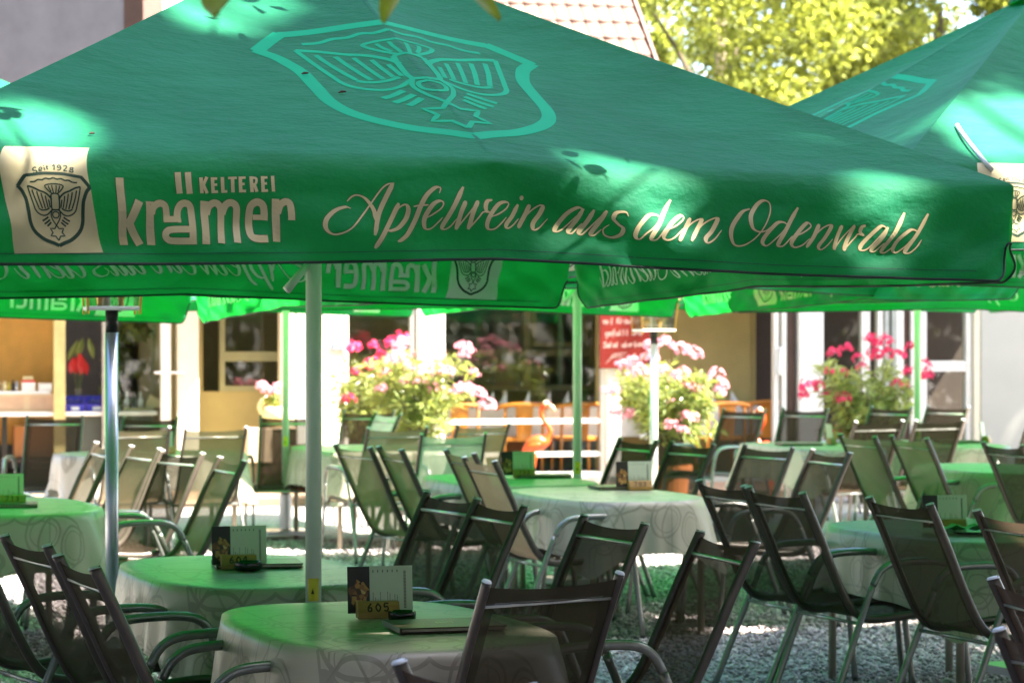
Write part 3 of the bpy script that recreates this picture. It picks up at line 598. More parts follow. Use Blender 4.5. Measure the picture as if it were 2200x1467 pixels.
def strip(mb, pts, wf, off, mp):
    """a brush stroke in cloth coordinates (metres along, metres down), laid on the cloth"""
    n = len(pts); L = []; Rr = []
    for i, p in enumerate(pts):
        d = (pts[min(i + 1, n - 1)] - pts[max(i - 1, 0)]); d = d.normalized() if d.length > 1e-9 else Vector((1, 0))
        w = wf(i / (n - 1), d) / 2; q = Vector((-d.y, d.x)) * w
        L.append(mp(p + q, off)); Rr.append(mp(p - q, off))
    b = len(mb.v); mb.v += [tuple(v) for v in L + Rr]
    for i in range(n - 1): mb.f.append((b + i, b + i + 1, b + n + i + 1, b + n + i)); mb.m.append(0)
mapflat = lambda p, off: onsurf(p.x, s_of(p.x, p.y), off)
def brush(lo, hi):
    def f(t, d): return (lo + (hi - lo) * max(0, d.y * .9 - d.x * .25) ** 1.3) * min(1, .5 + 6 * min(t, 1 - t))
    return f
def lettering(extra, off0):
    m = MB(); k = 0
    for st in SCRIPT:
        sg = 1 if off0 > 0 else -1; strip(m, catmull(num(st), 7), brush(.0048 + extra, .0155 + extra), off0 + sg * .000015 * k, mapflat); k += 1
    for i in range(12):
        a = 2 * math.pi * i / 12
    strip(m, [Vector((.0815 + .013 * i / 6, .1018)) for i in range(7)], lambda t, d: (.014 + extra) * math.sqrt(max(.02, 1 - (2 * t - 1) ** 2)), off0, mapflat)
    for w, st in BLOCK:
        sg = 1 if off0 > 0 else -1; p = num(st); pts = catmull(p, 8)
        strip(m, pts, lambda t, d: w / 1000 + extra, off0 + sg * .000015 * k, mapflat); k += 1
    return m
CU = .000375
CREST = [(24, '0,247 55,248 100,253 150,262 200,270'), (26, '198,266 230,306 262,350'), (26, '264,345 236,376 222,405 208,450 203,520 199,590 184,640 160,676 128,706 88,733 40,752 0,770'),
         (11, '0,282 28,292 55,288 82,300 110,300 138,314 170,316'), (10, '190,345 178,400 160,478 150,515 128,540 92,553 62,545 42,528 22,508'), (12, '190,345 150,356 110,376 70,392 40,418 26,440'),
         (10, '160,372 146,430 124,500'), (10, '128,384 116,440 98,505'), (9, '98,396 88,450 76,505'), (9, '70,412 64,455 56,498'), (9, '48,440 44,470 40,496'), (10, '126,505 100,516 70,512 46,500'),
         (11, '28,405 30,450 27,505 0,512'), (9, '28,405 14,398 0,396'), (9, '18,398 46,374 66,344 42,332 0,327'), (8, '8,392 14,360 16,338'), (8, '24,384 36,360 40,342'),
         (13, '104,592 82,580 58,562'), (13, '90,614 68,600 46,582'), (13, '70,630 54,616 38,600'), (9, '0,523 20,530 24,546 18,562 0,570'), (9, '26,512 36,545 26,580 12,604 0,622'), (10, '0,622 16,648 50,646 34,676 52,702 18,704 0,734')]
def crest(mp, sc=1., grow=0):
    m = MB(); k = 0
    for w, st in CREST:
        p = [tuple(float(a) for a in q.split(',')) for q in st.split()]
        sharp = w == 10 and st.startswith('0,622')
        for sg in (1, -1):
            if sharp: pts = [q for a, b in zip(p[:-1], p[1:]) for q in (Vector(a), Vector(a).lerp(Vector(b), .5))] + [Vector(p[-1])]
            else: pts = catmull(p, 5)
            strip(m, [Vector((sg * q.x, q.y)) for q in pts], lambda t, d: w + grow, .0, lambda v, off, kk=k: mp(v, kk)); k += 1
    return m
def mp_small(sg):
    return lambda v, k: onsurf(-1.282 + v.x * CU, s_of(-1.282, .0495 + (v.y - 247) * CU), sg * (.0015 + .00002 * k))
def mp_big(v, k):
    w = .424 + .48 * (v.y - 247) / 519; x = v.x * .00178 / w
    return onsurf(x, w, .0008 + .000012 * k)
def panel(off):
    m = MB(); q = [(-1.4327, -.0481), (-1.2022, -.0637), (-1.1595, .2616), (-1.4044, .2692)]
    def f(u, v):
        a = [(1 - u) * (1 - v) * q[0][i] + u * (1 - v) * q[1][i] + u * v * q[2][i] + (1 - u) * v * q[3][i] for i in (0, 1)]
        return onsurf(a[0], s_of(a[0], a[1]), off)
    m.grid(f, lin(0, 1, 22), lin(0, 1, 40)); return m
ME_LET = lettering(0, .0011).mesh('lettering', CREAM); ME_EDGE = lettering(.0026, .0007).mesh('lettering_edge', EDGE)
ME_LETIN = lettering(0, -.0012).mesh('lettering_back', CREAMIN)
ME_PANEL = panel(.0009).mesh('logo_panel', CREAM, True); ME_PANELIN = panel(-.0010).mesh('logo_panel_back', CREAMIN, True)
cs = crest(mp_small(1)); kk = 0
for w, st in SEIT: strip(cs, catmull(num(st), 5), lambda t, d: w / 1000 * 1.0, .0017 + .00002 * kk, mapflat); kk += 1
ME_CREST = cs.mesh('crest', DGREEN); ME_CRESTIN = crest(mp_small(-1)).mesh('crest_back', DGREEN); ME_BIG = crest(mp_big).mesh('roof_crest', CRESTG)
m = MB(); hp = [Vector(surf(-H, s)) for s in lin(1.6, 1.99, 16)] + [Vector(surf(x, 2)) for x in lin(-H, H, 120)] + [Vector(surf(H, s)) for s in lin(1.99, 1.6, 16)]
m.tube(hp, .0042, 6); ME_HEM = m.mesh('hem', HEM, True)
m = MB(); m.grid(lambda w, x: onsurf(x / max(w, .1), w, .0007), lin(.04, .965, 40), [-.006, .006]); ME_SEAM = m.mesh('seam', CANOPY)
m = MB(); m.grid(lambda x, v: onsurf(x, 1.9 + v, .0006), lin(-H * .93, H * .93, 130), [0, .009]); m.grid(lambda x, v: onsurf(x, 1.905 + v, -.0006), lin(-H * .93, H * .93, 130), [0, .009]); ME_STITCH = m.mesh('hem_seam', SEAM)
m = MB(); m.tube([(0, 0, .02), (0, 0, APEX - .02)], .0285, 20); ME_POLE = m.mesh('pole', POLE, True)
m = MB(); m.box(-.2, .2, -.2, .2, .005, .04); m.lathe([(.05, .05), (.05, .32), (.036, .325), (.0286, .33)], 18); ME_BASE = m.mesh('base_plate', STEEL, False)
m = MB(); m.lathe([(.001, APEX + .09), (.03, APEX + .085), (.05, APEX + .05), (.11, APEX + .002), (.13, APEX - .05)], 16); ME_CAP = m.mesh('top_cap', CANOPY, True)
m = MB(); m.lathe([(.029, 2.30), (.06, 2.30), (.06, 2.42), (.029, 2.42)], 16); ME_HUB = m.mesh('runner', POLE, True)
m = MB(); m.tube([(-.015, -.02, 1.885), (-.055, -.055, 1.835), (-.088, -.08, 1.79)], [.013, .014, .016], 10); ME_CRANK = m.mesh('crank_handle', POLE, True)
m = MB(); m.grid(lambda u, v: (.0292 * math.cos(u), .0292 * math.sin(u), v), lin(R(-125), R(-45), 6), [.70, .78]); ME_STICK = m.mesh('warning_sticker', YELL, True)
m = MB(); m.prism([(.0298 * math.cos(a), 0) for a in ()] or [(-.006, .725), (.006, .725), (0, .745)], -.0296, -.0293, 'y'); ME_STICK2 = m.mesh('sticker_print', INK)
def rib_mesh(x, corner):
    e = Vector(surf(x, .97)); a = Vector((0, 0, APEX - .10)); m = MB(); m.tube([a + (e - a).normalized() * .06, e - Vector((0, 0, .045))], .011, 4, cap=True); return m.mesh('rib', POLE)
def strut_mesh(x):
    e = Vector(surf(x, .52)) - Vector((0, 0, .075)); d = Vector((e.x, e.y, 0)).normalized(); m = MB(); m.tube([Vector((0, 0, 2.36)) + d * .058, e], .009, 4); return m.mesh('strut', POLE)
RIBS = [(rib_mesh(0, 0), strut_mesh(0)), (rib_mesh(H * .985, 1), strut_mesh(H * .985))]
def umbrella(x, y, th, tau, dz, label):
    U = empty('umbrella', (x, y, dz), 0, label, 'umbrella', 'green advertising umbrellas')
    U.rotation_mode = 'QUATERNION'; U.rotation_quaternion = (Matrix.Rotation(tau, 3, 'X') @ Matrix.Rotation(th, 3, 'Z')).to_quaternion()
    for k in range(4):
        rz = (0, 0, k * math.pi / 2)
        gq = put('canopy_gore', ME_GORE, U, rot=rz); put('roof_crest', ME_BIG, gq); put('seam', ME_SEAM, gq)
        v = put('valance', ME_VAL, U, rot=rz)
        for nm, me in (('logo_panel', ME_PANEL), ('logo_panel', ME_PANELIN), ('crest', ME_CREST), ('crest', ME_CRESTIN), ('lettering_edge', ME_EDGE), ('lettering', ME_LET), ('lettering', ME_LETIN), ('hem', ME_HEM), ('hem_seam', ME_STITCH)): put(nm, me, v)
        for a, b in RIBS: put('rib', a, U, rot=rz); put('strut', b, U, rot=rz)
    put('pole', ME_POLE, U); put('base_plate', ME_BASE, U); put('top_cap', ME_CAP, U); put('runner', ME_HUB, U)
    put('crank_handle', ME_CRANK, U, rot=(0, 0, -th)); s = put('warning_sticker', ME_STICK, U, rot=(0, 0, -th)); put('sticker_print', ME_STICK2, s)
    return U
TH = .382
U1 = umbrella(-.70, 8.75, TH, -.017, 0, 'large green umbrella in front with cream lettering across its near valance')
U2 = umbrella(2.36, 11.12, TH, -.017, .115, 'green umbrella at the right edge whose sloping roof faces the trees')
umbrella(.42, 15.95, .443, -.030, .03, 'green umbrella behind the front one, its pole just left of the table numbered 703')
umbrella(-1.80, 19.75, TH, -.020, .03, 'far green umbrella whose pole stands just left of the front umbrella pole')
umbrella(-2.83, 12.55, .40, -.028, -.03, 'green umbrella at the left edge above the table with the green menu card')
umbrella(3.74, 15.7, TH, -.015, .0, 'green umbrella deep at the right with teal lit lettered valance')
umbrella(3.345, 20.5, TH, -.015, .06, 'farthest green umbrella on the right, its pale pole before the dark red oleander')
# white tie strap on the corner of the right hand umbrella
def U2pt(x, s, off): return onsurf(x, s, off)
m = MB(); pp = [onsurf(-H * .93 + .26 * u, .80 + .21 * u, .008 + .008 * math.sin(math.pi * u)) for u in lin(0, 1, 9)]
m.tube(pp, .005, 6, 1.8); st = m.build('tie_strap', WPLAST, U2, smooth=True); tag(st, 'white tie strap near the canopy corner')
# dry twigs lying on the front canopy
def u1world(x, s, off):
    q = Matrix.Rotation(-.017, 3, 'X') @ Matrix.Rotation(TH, 3, 'Z'); return q @ onsurf(x, s, off) + Vector((-.70, 8.75, 0))
for x, s, l, lb in [(-0.586, 0.626, 0.011, 'short dark twig lying on the green canopy left of the big crest'), (-0.416, 0.715, 0.012, 'brown twig lying on the lower left border of the big canopy crest'), (-1.239, 0.919, 0.007, 'tiny dark twig on the canopy above the white logo panel')]: 
    p = u1world(x, s, .007); m = MB(); m.tube([(-l, 0, 0), (-l * .2, .002, .002), (l, -.003, 0)], [.002, .004, .0025], 5)
    tag(m.build('dry_twig', BARK, loc=p, rot=(0, R(-10), TH + .2)), lb, 'twig', 'dry twigs on the front canopy')
# ------------------------------------------------------------------ stacking garden chairs
RAIL = catmull([(0, -.437, .965), (0, -.405, .90), (0, -.345, .775), (0, -.275, .62), (0, -.215, .505), (0, -.165, .445), (0, -.10, .418), (0, 0, .418), (0, .14, .43), (0, .25, .437), (0, .315, .43), (0, .345, .40)], 4)
def chair_meshes():
    M = {}
    for sx in (-1, 1):
        m = MB(); m.tube([(sx * .222, p.y, p.z) for p in RAIL], .0185, 8, .58, (1, 0, 0)); M['rail', sx] = m.mesh('side_rail', RAILM, True)
        m = MB(); m.lathe([(.0005, .002), (.010, .0015), (.0125, -.004)], 10)
        m.v = [(sx * .222 + a * .95, -.437 - .42 * c + b * 1.55, .967 + .9 * c + b * .35) for a, b, c in m.v]; M['cap', sx] = m.mesh('end_cap', CAPM, True)
        m = MB(); m.tube(catmull([(sx * .272, -.335, .012), (sx * .254, -.165, .42), (sx * .252, -.105, .56)], 5), .0165, 8, .66, (1, 0, 0)); M['leg', sx, 0] = m.mesh('leg', FRAME, True)
        m = MB(); m.tube(catmull([(sx * .252, -.103, .564), (sx * .252, -.068, .62), (sx * .256, -.01, .652), (sx * .262, .10, .660), (sx * .264, .22, .655), (sx * .262, .285, .632), (sx * .258, .318, .585), (sx * .256, .33, .54)], 5), .0165, 8, .9, (1, 0, 0)); M['arm', sx] = m.mesh('armrest', FRAME, True)
        m = MB(); m.tube(catmull([(sx * .256, .331, .536), (sx * .253, .352, .41), (sx * .262, .40, .012)], 5), .0165, 8, .66, (1, 0, 0)); M['leg', sx, 1] = m.mesh('leg', FRAME, True)
    m = MB(); m.lathe([(0.001, 0), (.014, 0), (.014, .02), (.001, .02)], 8); M['foot'] = m.mesh('foot_cap', BLACKP)
    m = MB(); m.tube([(-.212, -.403, .893), (.212, -.403, .893)], .0072, 6); M['bar', 0] = m.mesh('crossbar', BARM, True)
    m = MB(); m.tube([(-.250, -.172, .405), (.250, -.172, .405)], .009, 6); M['bar', 1] = m.mesh('crossbar', FRAME, True)
    m = MB(); m.tube([(-.250, .352, .40), (.250, .352, .40)], .009, 6); M['bar', 2] = m.mesh('crossbar', FRAME, True)
    def cloth(path, hem0, nm, dip, lift, mt=None):
        n = len(path); xs = lin(-.216, .216, 13); m = MB(); b = []
        for i, p in enumerate(path):
            for x in xs:
                k = 1 - (x / .216) ** 2; dd = dip * k * math.exp(-(i / 3.) ** 2) if hem0 else 0
                sag = lift * k * math.sin(math.pi * i / (n - 1)) * .9
                b.append((x, p.y - .006 + dd * .4 - sag * .3 * (nm == 'backrest'), p.z - dd - sag * (nm == 'seat')))
        nx = len(xs); f = []; ms = []
        for i in range(n - 1):
            for j in range(nx - 1):
                f.append((i * nx + j, i * nx + j + 1, (i + 1) * nx + j + 1, (i + 1) * nx + j)); ms.append(1 if (hem0 and i < 1) or j in (0, nx - 2) else 0)
        m.v = b; m.f = f; m.m = ms; return m.mesh(nm, [mt or SLING, mt or SLINGH], True)
    fine = catmull([p for p in RAIL], 2); fine = [p for p in fine]
    back = [p for p in fine if p.z > .4185 and p.y < -.10]; seat = [p for p in fine if p.y >= back[-1].y - 1e-6]
    back[0] = Vector((0, -.428, .948)); b0 = Vector((0, -.408, .905)); back = [back[0], b0] + [p for p in back if p.z < .895]
    M['back'] = cloth(back, True, 'backrest', .014, .012); M['seat'] = cloth(seat, False, 'seat', 0, .016)
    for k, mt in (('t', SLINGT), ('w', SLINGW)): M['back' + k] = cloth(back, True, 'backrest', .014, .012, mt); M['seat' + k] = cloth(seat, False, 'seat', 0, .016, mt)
    return M
CM = chair_meshes(); GCH = 'stacking garden chairs around the tables'
def chair(x, y, a, label, v=''):
    T = empty('garden_chair', (x, y, .004), R(a), label, 'chair', GCH)
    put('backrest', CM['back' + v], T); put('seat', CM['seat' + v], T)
    for sx in (-1, 1):
        put('side_rail', CM['rail', sx], T); put('end_cap', CM['cap', sx], T); put('armrest', CM['arm', sx], T)
        for k, yy in ((0, -.335), (1, .40)):
            l = put('leg', CM['leg', sx, k], T); put('foot_cap', CM['foot'], l, (sx * (.272 if k == 0 else .262), yy, 0))
    for k in range(3): put('crossbar', CM['bar', k], T)
    return T
CHAIRS = [
 (-.12, 7.24, 33, 'front chair with its mesh back to the viewer, right of table 605'),
 (.25, 5.20, -53, 'chair at the bottom edge of which only one white capped tube tip shows'),
 (1.60, 5.67, -63, 'sunlit chair corner with white tube cap at the bottom right corner'),
 (.30, 8.08, 109, 'chair facing left between table 605 and the dark chairs on the right'),
 (-.02, 8.77, 117, 'chair facing left just beyond the front chair, right of table 604'),
 (-.63, 10.10, 119, 'left one of two touching see-through chairs behind the green menu of table 605'),
 (-.44, 9.67, 115, 'right one of two touching see-through chairs behind the menu of table 605'),
 (-1.62, 8.99, -58, 'dark chair cut by the left edge beside two others'),
 (-1.20, 8.29, -61, 'dark chair at bottom left, second from the picture edge'),
 (-.89, 7.52, -66, 'nearest dark chair at bottom left, its armrests reaching to table 605'),
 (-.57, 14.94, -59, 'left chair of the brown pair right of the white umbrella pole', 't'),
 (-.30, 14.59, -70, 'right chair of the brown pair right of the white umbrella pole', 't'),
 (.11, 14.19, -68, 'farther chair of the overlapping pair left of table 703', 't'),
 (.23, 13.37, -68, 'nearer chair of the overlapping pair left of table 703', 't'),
 (1.34, 11.29, -68, 'dark chair right of table 703, left one of the dark pair'),
 (1.52, 10.83, -65, 'dark chair in full view with blue lit legs, right one of the dark pair'),
 (1.95, 10.15, -66, 'dark chair before the blue grey tablecloth on the right'),
 (2.25, 9.38, -70, 'dark chair in front of the plate with the green napkin'),
 (1.80, 6.73, -77, 'brown chair cut by the right edge above the white capped tube'),
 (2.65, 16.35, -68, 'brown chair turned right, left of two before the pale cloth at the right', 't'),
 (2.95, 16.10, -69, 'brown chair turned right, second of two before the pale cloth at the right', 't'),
 (3.37, 15.16, -70, 'dark chair cut by the right edge beside the far pale cloth'),
 (2.55, 19.11, 30, 'chair seen from behind in front of the dark red oleander, left of the far pole'),
 (3.06, 19.36, 28, 'chair seen from behind just right of the far pale pole'),
 (1.73, 21.31, 138, 'tall green tinted chair in front of the second flamingo'),
 (2.32, 21.47, 144, 'green tinted chair facing out in front of the white door frame'),
 (3.08, 21.98, 133, 'chair facing out below the dark red oleander'),
 (3.63, 22.17, 134, 'chair facing out below the white window at the right'),
 (3.98, 19.56, 25, 'chair back just showing at the right edge beside the pale wall'),
 (.41, 15.42, 118, 'green tinted chair behind the menu card of table 703'),
 (.72, 14.87, 120, 'green tinted chair behind table 703, right of the lantern post'),
 (1.15, 14.44, 123, 'green tinted chair with both armrests seen behind the dark pair'),
 (1.40, 13.91, 111, 'green tinted chair leaning behind the dark chair in full view'),
 (-3.66, 19.48, 180, 'blue green chair facing out below the two blue bins'),
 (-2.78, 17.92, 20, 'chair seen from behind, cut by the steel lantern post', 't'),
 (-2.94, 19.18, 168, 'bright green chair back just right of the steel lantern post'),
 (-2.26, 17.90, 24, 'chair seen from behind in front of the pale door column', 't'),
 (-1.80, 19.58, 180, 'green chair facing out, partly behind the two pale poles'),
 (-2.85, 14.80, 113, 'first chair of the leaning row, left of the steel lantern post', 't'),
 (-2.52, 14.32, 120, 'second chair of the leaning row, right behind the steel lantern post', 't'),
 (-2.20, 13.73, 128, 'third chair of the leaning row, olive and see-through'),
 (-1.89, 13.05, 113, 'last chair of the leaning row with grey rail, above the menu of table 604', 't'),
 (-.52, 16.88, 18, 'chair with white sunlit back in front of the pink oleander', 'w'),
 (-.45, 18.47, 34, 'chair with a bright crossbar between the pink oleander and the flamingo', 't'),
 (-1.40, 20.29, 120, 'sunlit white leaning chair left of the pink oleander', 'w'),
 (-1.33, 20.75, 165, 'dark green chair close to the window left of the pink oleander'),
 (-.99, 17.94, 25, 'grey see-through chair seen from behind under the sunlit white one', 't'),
]
for c in CHAIRS: chair(*c)

# ------------------------------------------------------------------ tables and cloths
def table_parts(L, Wd):
    m = MB(); n = 40; pts = []
    for i in range(n):
        a = 2 * math.pi * i / n; c, s = math.cos(a), math.sin(a); q = (abs(c) ** 3 + abs(s) ** 3) ** (-1 / 3); pts.append((c * q * Wd / 2, s * q * L / 2))
    m.prism(pts, .70, .728); top = m.mesh('tabletop', simple('grey_tabletop', (.3, .29, .27), .5))
    m = MB(); m.tube([(0, 0, .0), (0, 0, .70)], .019, 10); leg = m.mesh('leg', simple('table_leg_paint', (.30, .25, .2), .4, .2), True)
    return top, leg
def cloth_mesh(L, Wd, over, seed):
    r = random.Random(seed); A, Bh = Wd / 2, L / 2; NP, NT, NH = 168, 9, 12; v = []; f = []; uv = []
    ph = [r.uniform(0, 6.28) for _ in range(6)]
    for i in range(NP):
        a = 2 * math.pi * i / NP; c, s = math.cos(a), math.sin(a)
        q = (abs(c) ** 3 + abs(s) ** 3) ** (-1 / 3); ex, ey = c * q * (A + .006), s * q * (Bh + .006)
        d = Vector((ex, ey)).normalized(); nn = Vector((np.sign(c) * abs(c) ** 2 / A, np.sign(s) * abs(s) ** 2 / Bh)).normalized()
        tx = (A + over - abs(ex)) / max(abs(nn.x), 1e-3); ty = (Bh + over - abs(ey)) / max(abs(nn.y), 1e-3); h = min(tx, ty, over * 1.75)
        corner = max(0, (h / over - 1)) / .75
        for j in range(NT):
            k = .04 + .96 * j / (NT - 1); x, y = ex * k, ey * k
            z = .738 + .0016 * math.sin(11 * x + ph[0]) * math.sin(9 * y + ph[1]) - (.002 if j == NT - 1 else 0)
            v.append((x, y, z)); uv.append((x, y))
        rip = math.sin(2 * math.pi * i / NP * 22 + ph[2]) * .4 + math.sin(2 * math.pi * i / NP * 9 + ph[3]) * .6
        for j in range(1, NH + 1):
            t = j / NH; ln = h * t; out = .010 * min(1, t * 5) + (.016 + .105 * corner) * t ** 1.15 + .019 * rip * t * (.5 + 1.1 * corner) + .006 * math.sin(ph[4] + i * .9) * t
            z = .736 - (.008 if t > 0 else 0) - ln * (1 - .18 * corner * t)
            v.append((ex + nn.x * out, ey + nn.y * out, z)); uv.append((ex + nn.x * ln, ey + nn.y * ln))
    M_ = NT + NH
    for i in range(NP):
        k = (i + 1) % NP
        for j in range(M_ - 1): f.append((i * M_ + j, i * M_ + j + 1, k * M_ + j + 1, k * M_ + j))
    cidx = len(v); v.append((0, 0, .738)); uv.append((0, 0))
    for i in range(NP): f.append((cidx, i * M_, ((i + 1) % NP) * M_))
    m = MB(); m.v = v; m.f = f; m.m = [0] * len(f); return m.mesh('tablecloth', CLOTH, True, uv=uv)
TOP, LEG = table_parts(1.4, .86)
CL = [cloth_mesh(1.4, .86, o, s) for o, s in ((.27, 1), (.25, 2), (.28, 3))]
CROSS = R(90)
TABLES = [  # x, y, rot, cloth variant, label tail
 (-.40, 7.72, TH, 0, 'the nearest table carrying the number 605'), (-1.0, 9.46, TH, 1, 'table 604 left of the front umbrella pole'),
 (-2.62, 12.95, TH, 2, 'the green lit table cut by the left edge'), (.52, 13.9, TH, 0, 'table 703 in the middle'),
 (-.02, 15.25, TH, 1, 'the table before the orange flamingo'), (2.02, 11.35, TH, 2, 'the blue grey table with the plate on the right'),
 (2.38, 19.75, TH, 1, 'the far table below the white door frame'), (3.42, 20.1, TH, 0, 'the farthest right table by the pale wall'),
 (3.25, 16.5, TH, 2, 'the pale table at the right edge'), (-2.70, 18.55, TH + CROSS, 1, 'the far left table in front of the blue bins'),
 (-1.20, 19.25, TH, 0, 'the far table right of the double poles'), (-.75, 19.4, TH, 2, 'the sunlit table before the pink oleander')]
for x, y, rz, k, tail in TABLES:
    T = empty('garden_table', (x, y, 0), rz, 'rounded table under a long cloth: ' + tail, 'table', 'garden tables')
    put('tabletop', TOP, T)
    for sx in (-1, 1):
        for sy in (-1, 1): put('leg', LEG, T, (sx * .32, sy * .56, 0))
    tag(put('tablecloth', CL[k], None, (x, y, 0), (0, 0, rz)), 'swirl patterned cloth draped over ' + tail, 'tablecloth', 'tablecloths on the garden tables')

# ------------------------------------------------------------------ things on the tables
TZ = .7415
DIG = {k: LET[k] for k in '0123456789'}
def block_mesh():
    m = MB(); m.prism([(-.028, 0), (.02, 0), (.026, .012), (.026, .052), (-.012, .052), (-.028, .02)][::-1], -.067, .067, 'x'); return m.mesh('block', WOOD, False, bevel=.002)
BLK = block_mesh()
def digits(s):
    # digits on the slanted front face of the block
    m = MB(); x = -.021 * len(s) * .5 * 1.25
    a = Vector((-.012, .052)); b = Vector((-.028, .02)); d = (a - b).normalized(); n = Vector((-d.y, d.x)); hh = .026
    for i, ch in enumerate(s):
        pts = catmull([(x + float(q.split(',')[0]) * .021, b.dot(d) + .004 + float(q.split(',')[1]) * hh, 0) for q in LET[ch].split()], 5)
        for j, (p, q) in enumerate(zip(pts[:-1], pts[1:])):
            dv = q - p
            if dv.length < 1e-7: continue
            w = Vector((-dv.y, dv.x, 0)).normalized() * .0026; e = dv.normalized() * .001
            V = []
            for z in (p - w - e, q - w + e, q + w + e, p + w - e):
                yz = d * (z.y - b.dot(d)) + b + n * (.0006 + .00002 * j); V.append((z.x, yz.x, yz.y))
            m.add(V, [(0, 1, 2, 3)])
        x += .0265
    return m.mesh('digits', INK)
def number_block(x, y, a, s, label):
    T = empty('table_number_block', (x, y, TZ), a, label, 'number block', 'wooden number blocks')
    put('block', BLK, T)
    if s: put('digits', digits(s), T)
    return T
cm = MB(); cm.box(-.105, .105, -.0012, .0012, 0, .148); ME_CARD = cm.mesh('card', CARDW)
cm = MB(); cm.box(-.1055, -.034, -.0018, -.0013, .0003, .1477); ME_CDARK = cm.mesh('picture_panel', CARDD)
fm = MB(); fr = random.Random(4)
pts = [(-.069 + .031 * math.cos(t) * (1 + .2 * math.sin(5 * t)), .060 + .043 * math.sin(t) * (1 + .15 * math.cos(7 * t))) for t in [2 * math.pi * i / 28 for i in range(28)]]
fm.prism([(max(-.104, min(-.036, a)), b) for a, b in pts], -.0024, -.0019, 'y'); ME_FOOD = fm.mesh('food_picture', FOOD)
tm_ = MB(); cr = random.Random(9)
for i in range(11):
    x = -.024 + .0078 * i; z = .012
    ln = cr.uniform(.02, .05) if i % 3 else cr.uniform(.045, .062)
    while z < .012 + ln:
        dz = cr.uniform(.002, .005); tm_.add([(x, -.0016, z), (x + .0021, -.0016, z), (x + .0021, -.0016, z + dz), (x, -.0016, z + dz)], [(0, 1, 2, 3)]); z += dz + .0012
    if i % 2 == 0: tm_.add([(x, -.0016, .128), (x + .0032, -.0016, .128), (x + .0032, -.0016, .136), (x, -.0016, .136)], [(0, 1, 2, 3)])
for k in range(26):
    z = .014 + k * .0046; tm_.add([(.076, -.0016, z), (.084, -.0016, z), (.084, -.0016, z + .003), (.076, -.0016, z + .003)], [(0, 1, 2, 3)])
ME_CTEXT = tm_.mesh('menu_text', simple('grey_print', (.10, .11, .08), .7))
def menu_card(x, y, a, label):
    T = empty('menu_card', (x, y, TZ + .012), a, label, 'menu card', 'upright menu cards in the blocks'); T.rotation_euler = (R(-6), 0, a)
    put('card', ME_CARD, T); put('picture_panel', ME_CDARK, T); put('food_picture', ME_FOOD, T); put('menu_text', ME_CTEXT, T)
def folder(x, y, a, label, open_=0):
    T = empty('menu_folder', (x, y, TZ), a, label, 'menu', 'menu folders lying on the tables')
    m = MB(); m.box(-.165, .165, -.115, .115, .0005, .0045); m.build('cover', LEATHER, T, bevel=.0015)
    m = MB(); m.box(-.158, .162, -.108, .108, .005, .0125); m.build('pages', PAGES, T)
    m = MB(); m.box(-.165, .165, -.115, .115, .013, .017); c = m.build('cover', LEATHER, T, bevel=.0015)
    m = MB(); m.box(-.169, -.1655, -.115, .115, .0005, .017); m.build('spine', LEATHER, T, bevel=.001)
    m = MB(); [m.box(-.03 + .012 * i, -.022 + .012 * i, -.02, .02, .0171, .0175) for i in range(5)]; m.build('cover_emblem', simple('gilt', (.3, .25, .14), .4), c)
def ashtray(x, y, label, sc=1):
    m = MB(); pr = [(.001, .004), (.044, .004), (.047, .008), (.0475, .030), (.046, .034), (.0425, .034), (.041, .012), (.036, .010), (.001, .010)]
    n = 24; vs = []; fs = []
    for rr, z in pr:
        for j in range(n): 
            notch = .010 if (j % 8 == 0 and z > .029) else 0
            vs.append((rr * math.cos(2 * math.pi * j / n), rr * math.sin(2 * math.pi * j / n), z - notch))
    for i in range(len(pr) - 1):
        for j in range(n): fs.append((i * n + j, i * n + (j + 1) % n, (i + 1) * n + (j + 1) % n, (i + 1) * n + j))
    m.add(vs, fs); o = m.build('ashtray', ASHG, None, True, loc=(x, y, TZ - .002), rot=(0, 0, .5), scale=(sc, sc, sc)); tag(o, label, 'ashtray', 'glass ashtrays')
ca = R(14)
number_block(-.425, 7.87, ca, '605', 'wooden block with dark number 605 on the nearest table'); menu_card(-.418, 7.905, ca, 'menu card with yellowish text page in the 605 block on the nearest table')
ashtray(-.345, 7.80, 'square lit smoked glass ashtray beside the 605 block', .92); folder(-.205, 7.60, R(16), 'brown menu folder lying right of the ashtray on table 605')
number_block(-1.045, 9.50, ca, '604', 'shaded wooden block numbered 604 behind the dark round ashtray'); menu_card(-1.045, 9.535, ca, 'menu card with blue green text page on table 604')
ashtray(-1.0, 9.42, 'dark round ashtray in front of the block on table 604', 1.1); folder(-.985, 9.62, R(12), 'dark menu folder lying behind the card on table 604')
number_block(.73, 14.2, R(10), '703', 'golden lit wooden block numbered 703 on the middle table'); menu_card(.70, 14.24, R(10), 'menu card with plain green page on table 703')
folder(.63, 14.32, R(14), 'black menu folder with bright inside behind the card of table 703')
number_block(.075, 15.38, R(10), '702', 'mossy looking block below the small card in front of the flamingo'); menu_card(.04, 15.42, R(10), 'small green menu card in front of the flamingo legs'); folder(.20, 15.46, R(4), 'black menu folder on the table in front of the flamingo')
number_block(-2.60, 12.95, R(10), '713', 'green lit block ending in 3 at the left edge'); menu_card(-2.66, 13.0, R(12), 'bright green menu card at the left edge above the green cloth'); folder(-2.62, 12.86, R(10), 'dark menu folder under the block at the left edge')
number_block(1.99, 11.28, R(8), '', 'dark block in shade under the card on the blue grey table'); menu_card(1.975, 11.33, R(8), 'bright green menu card standing on the blue grey table')
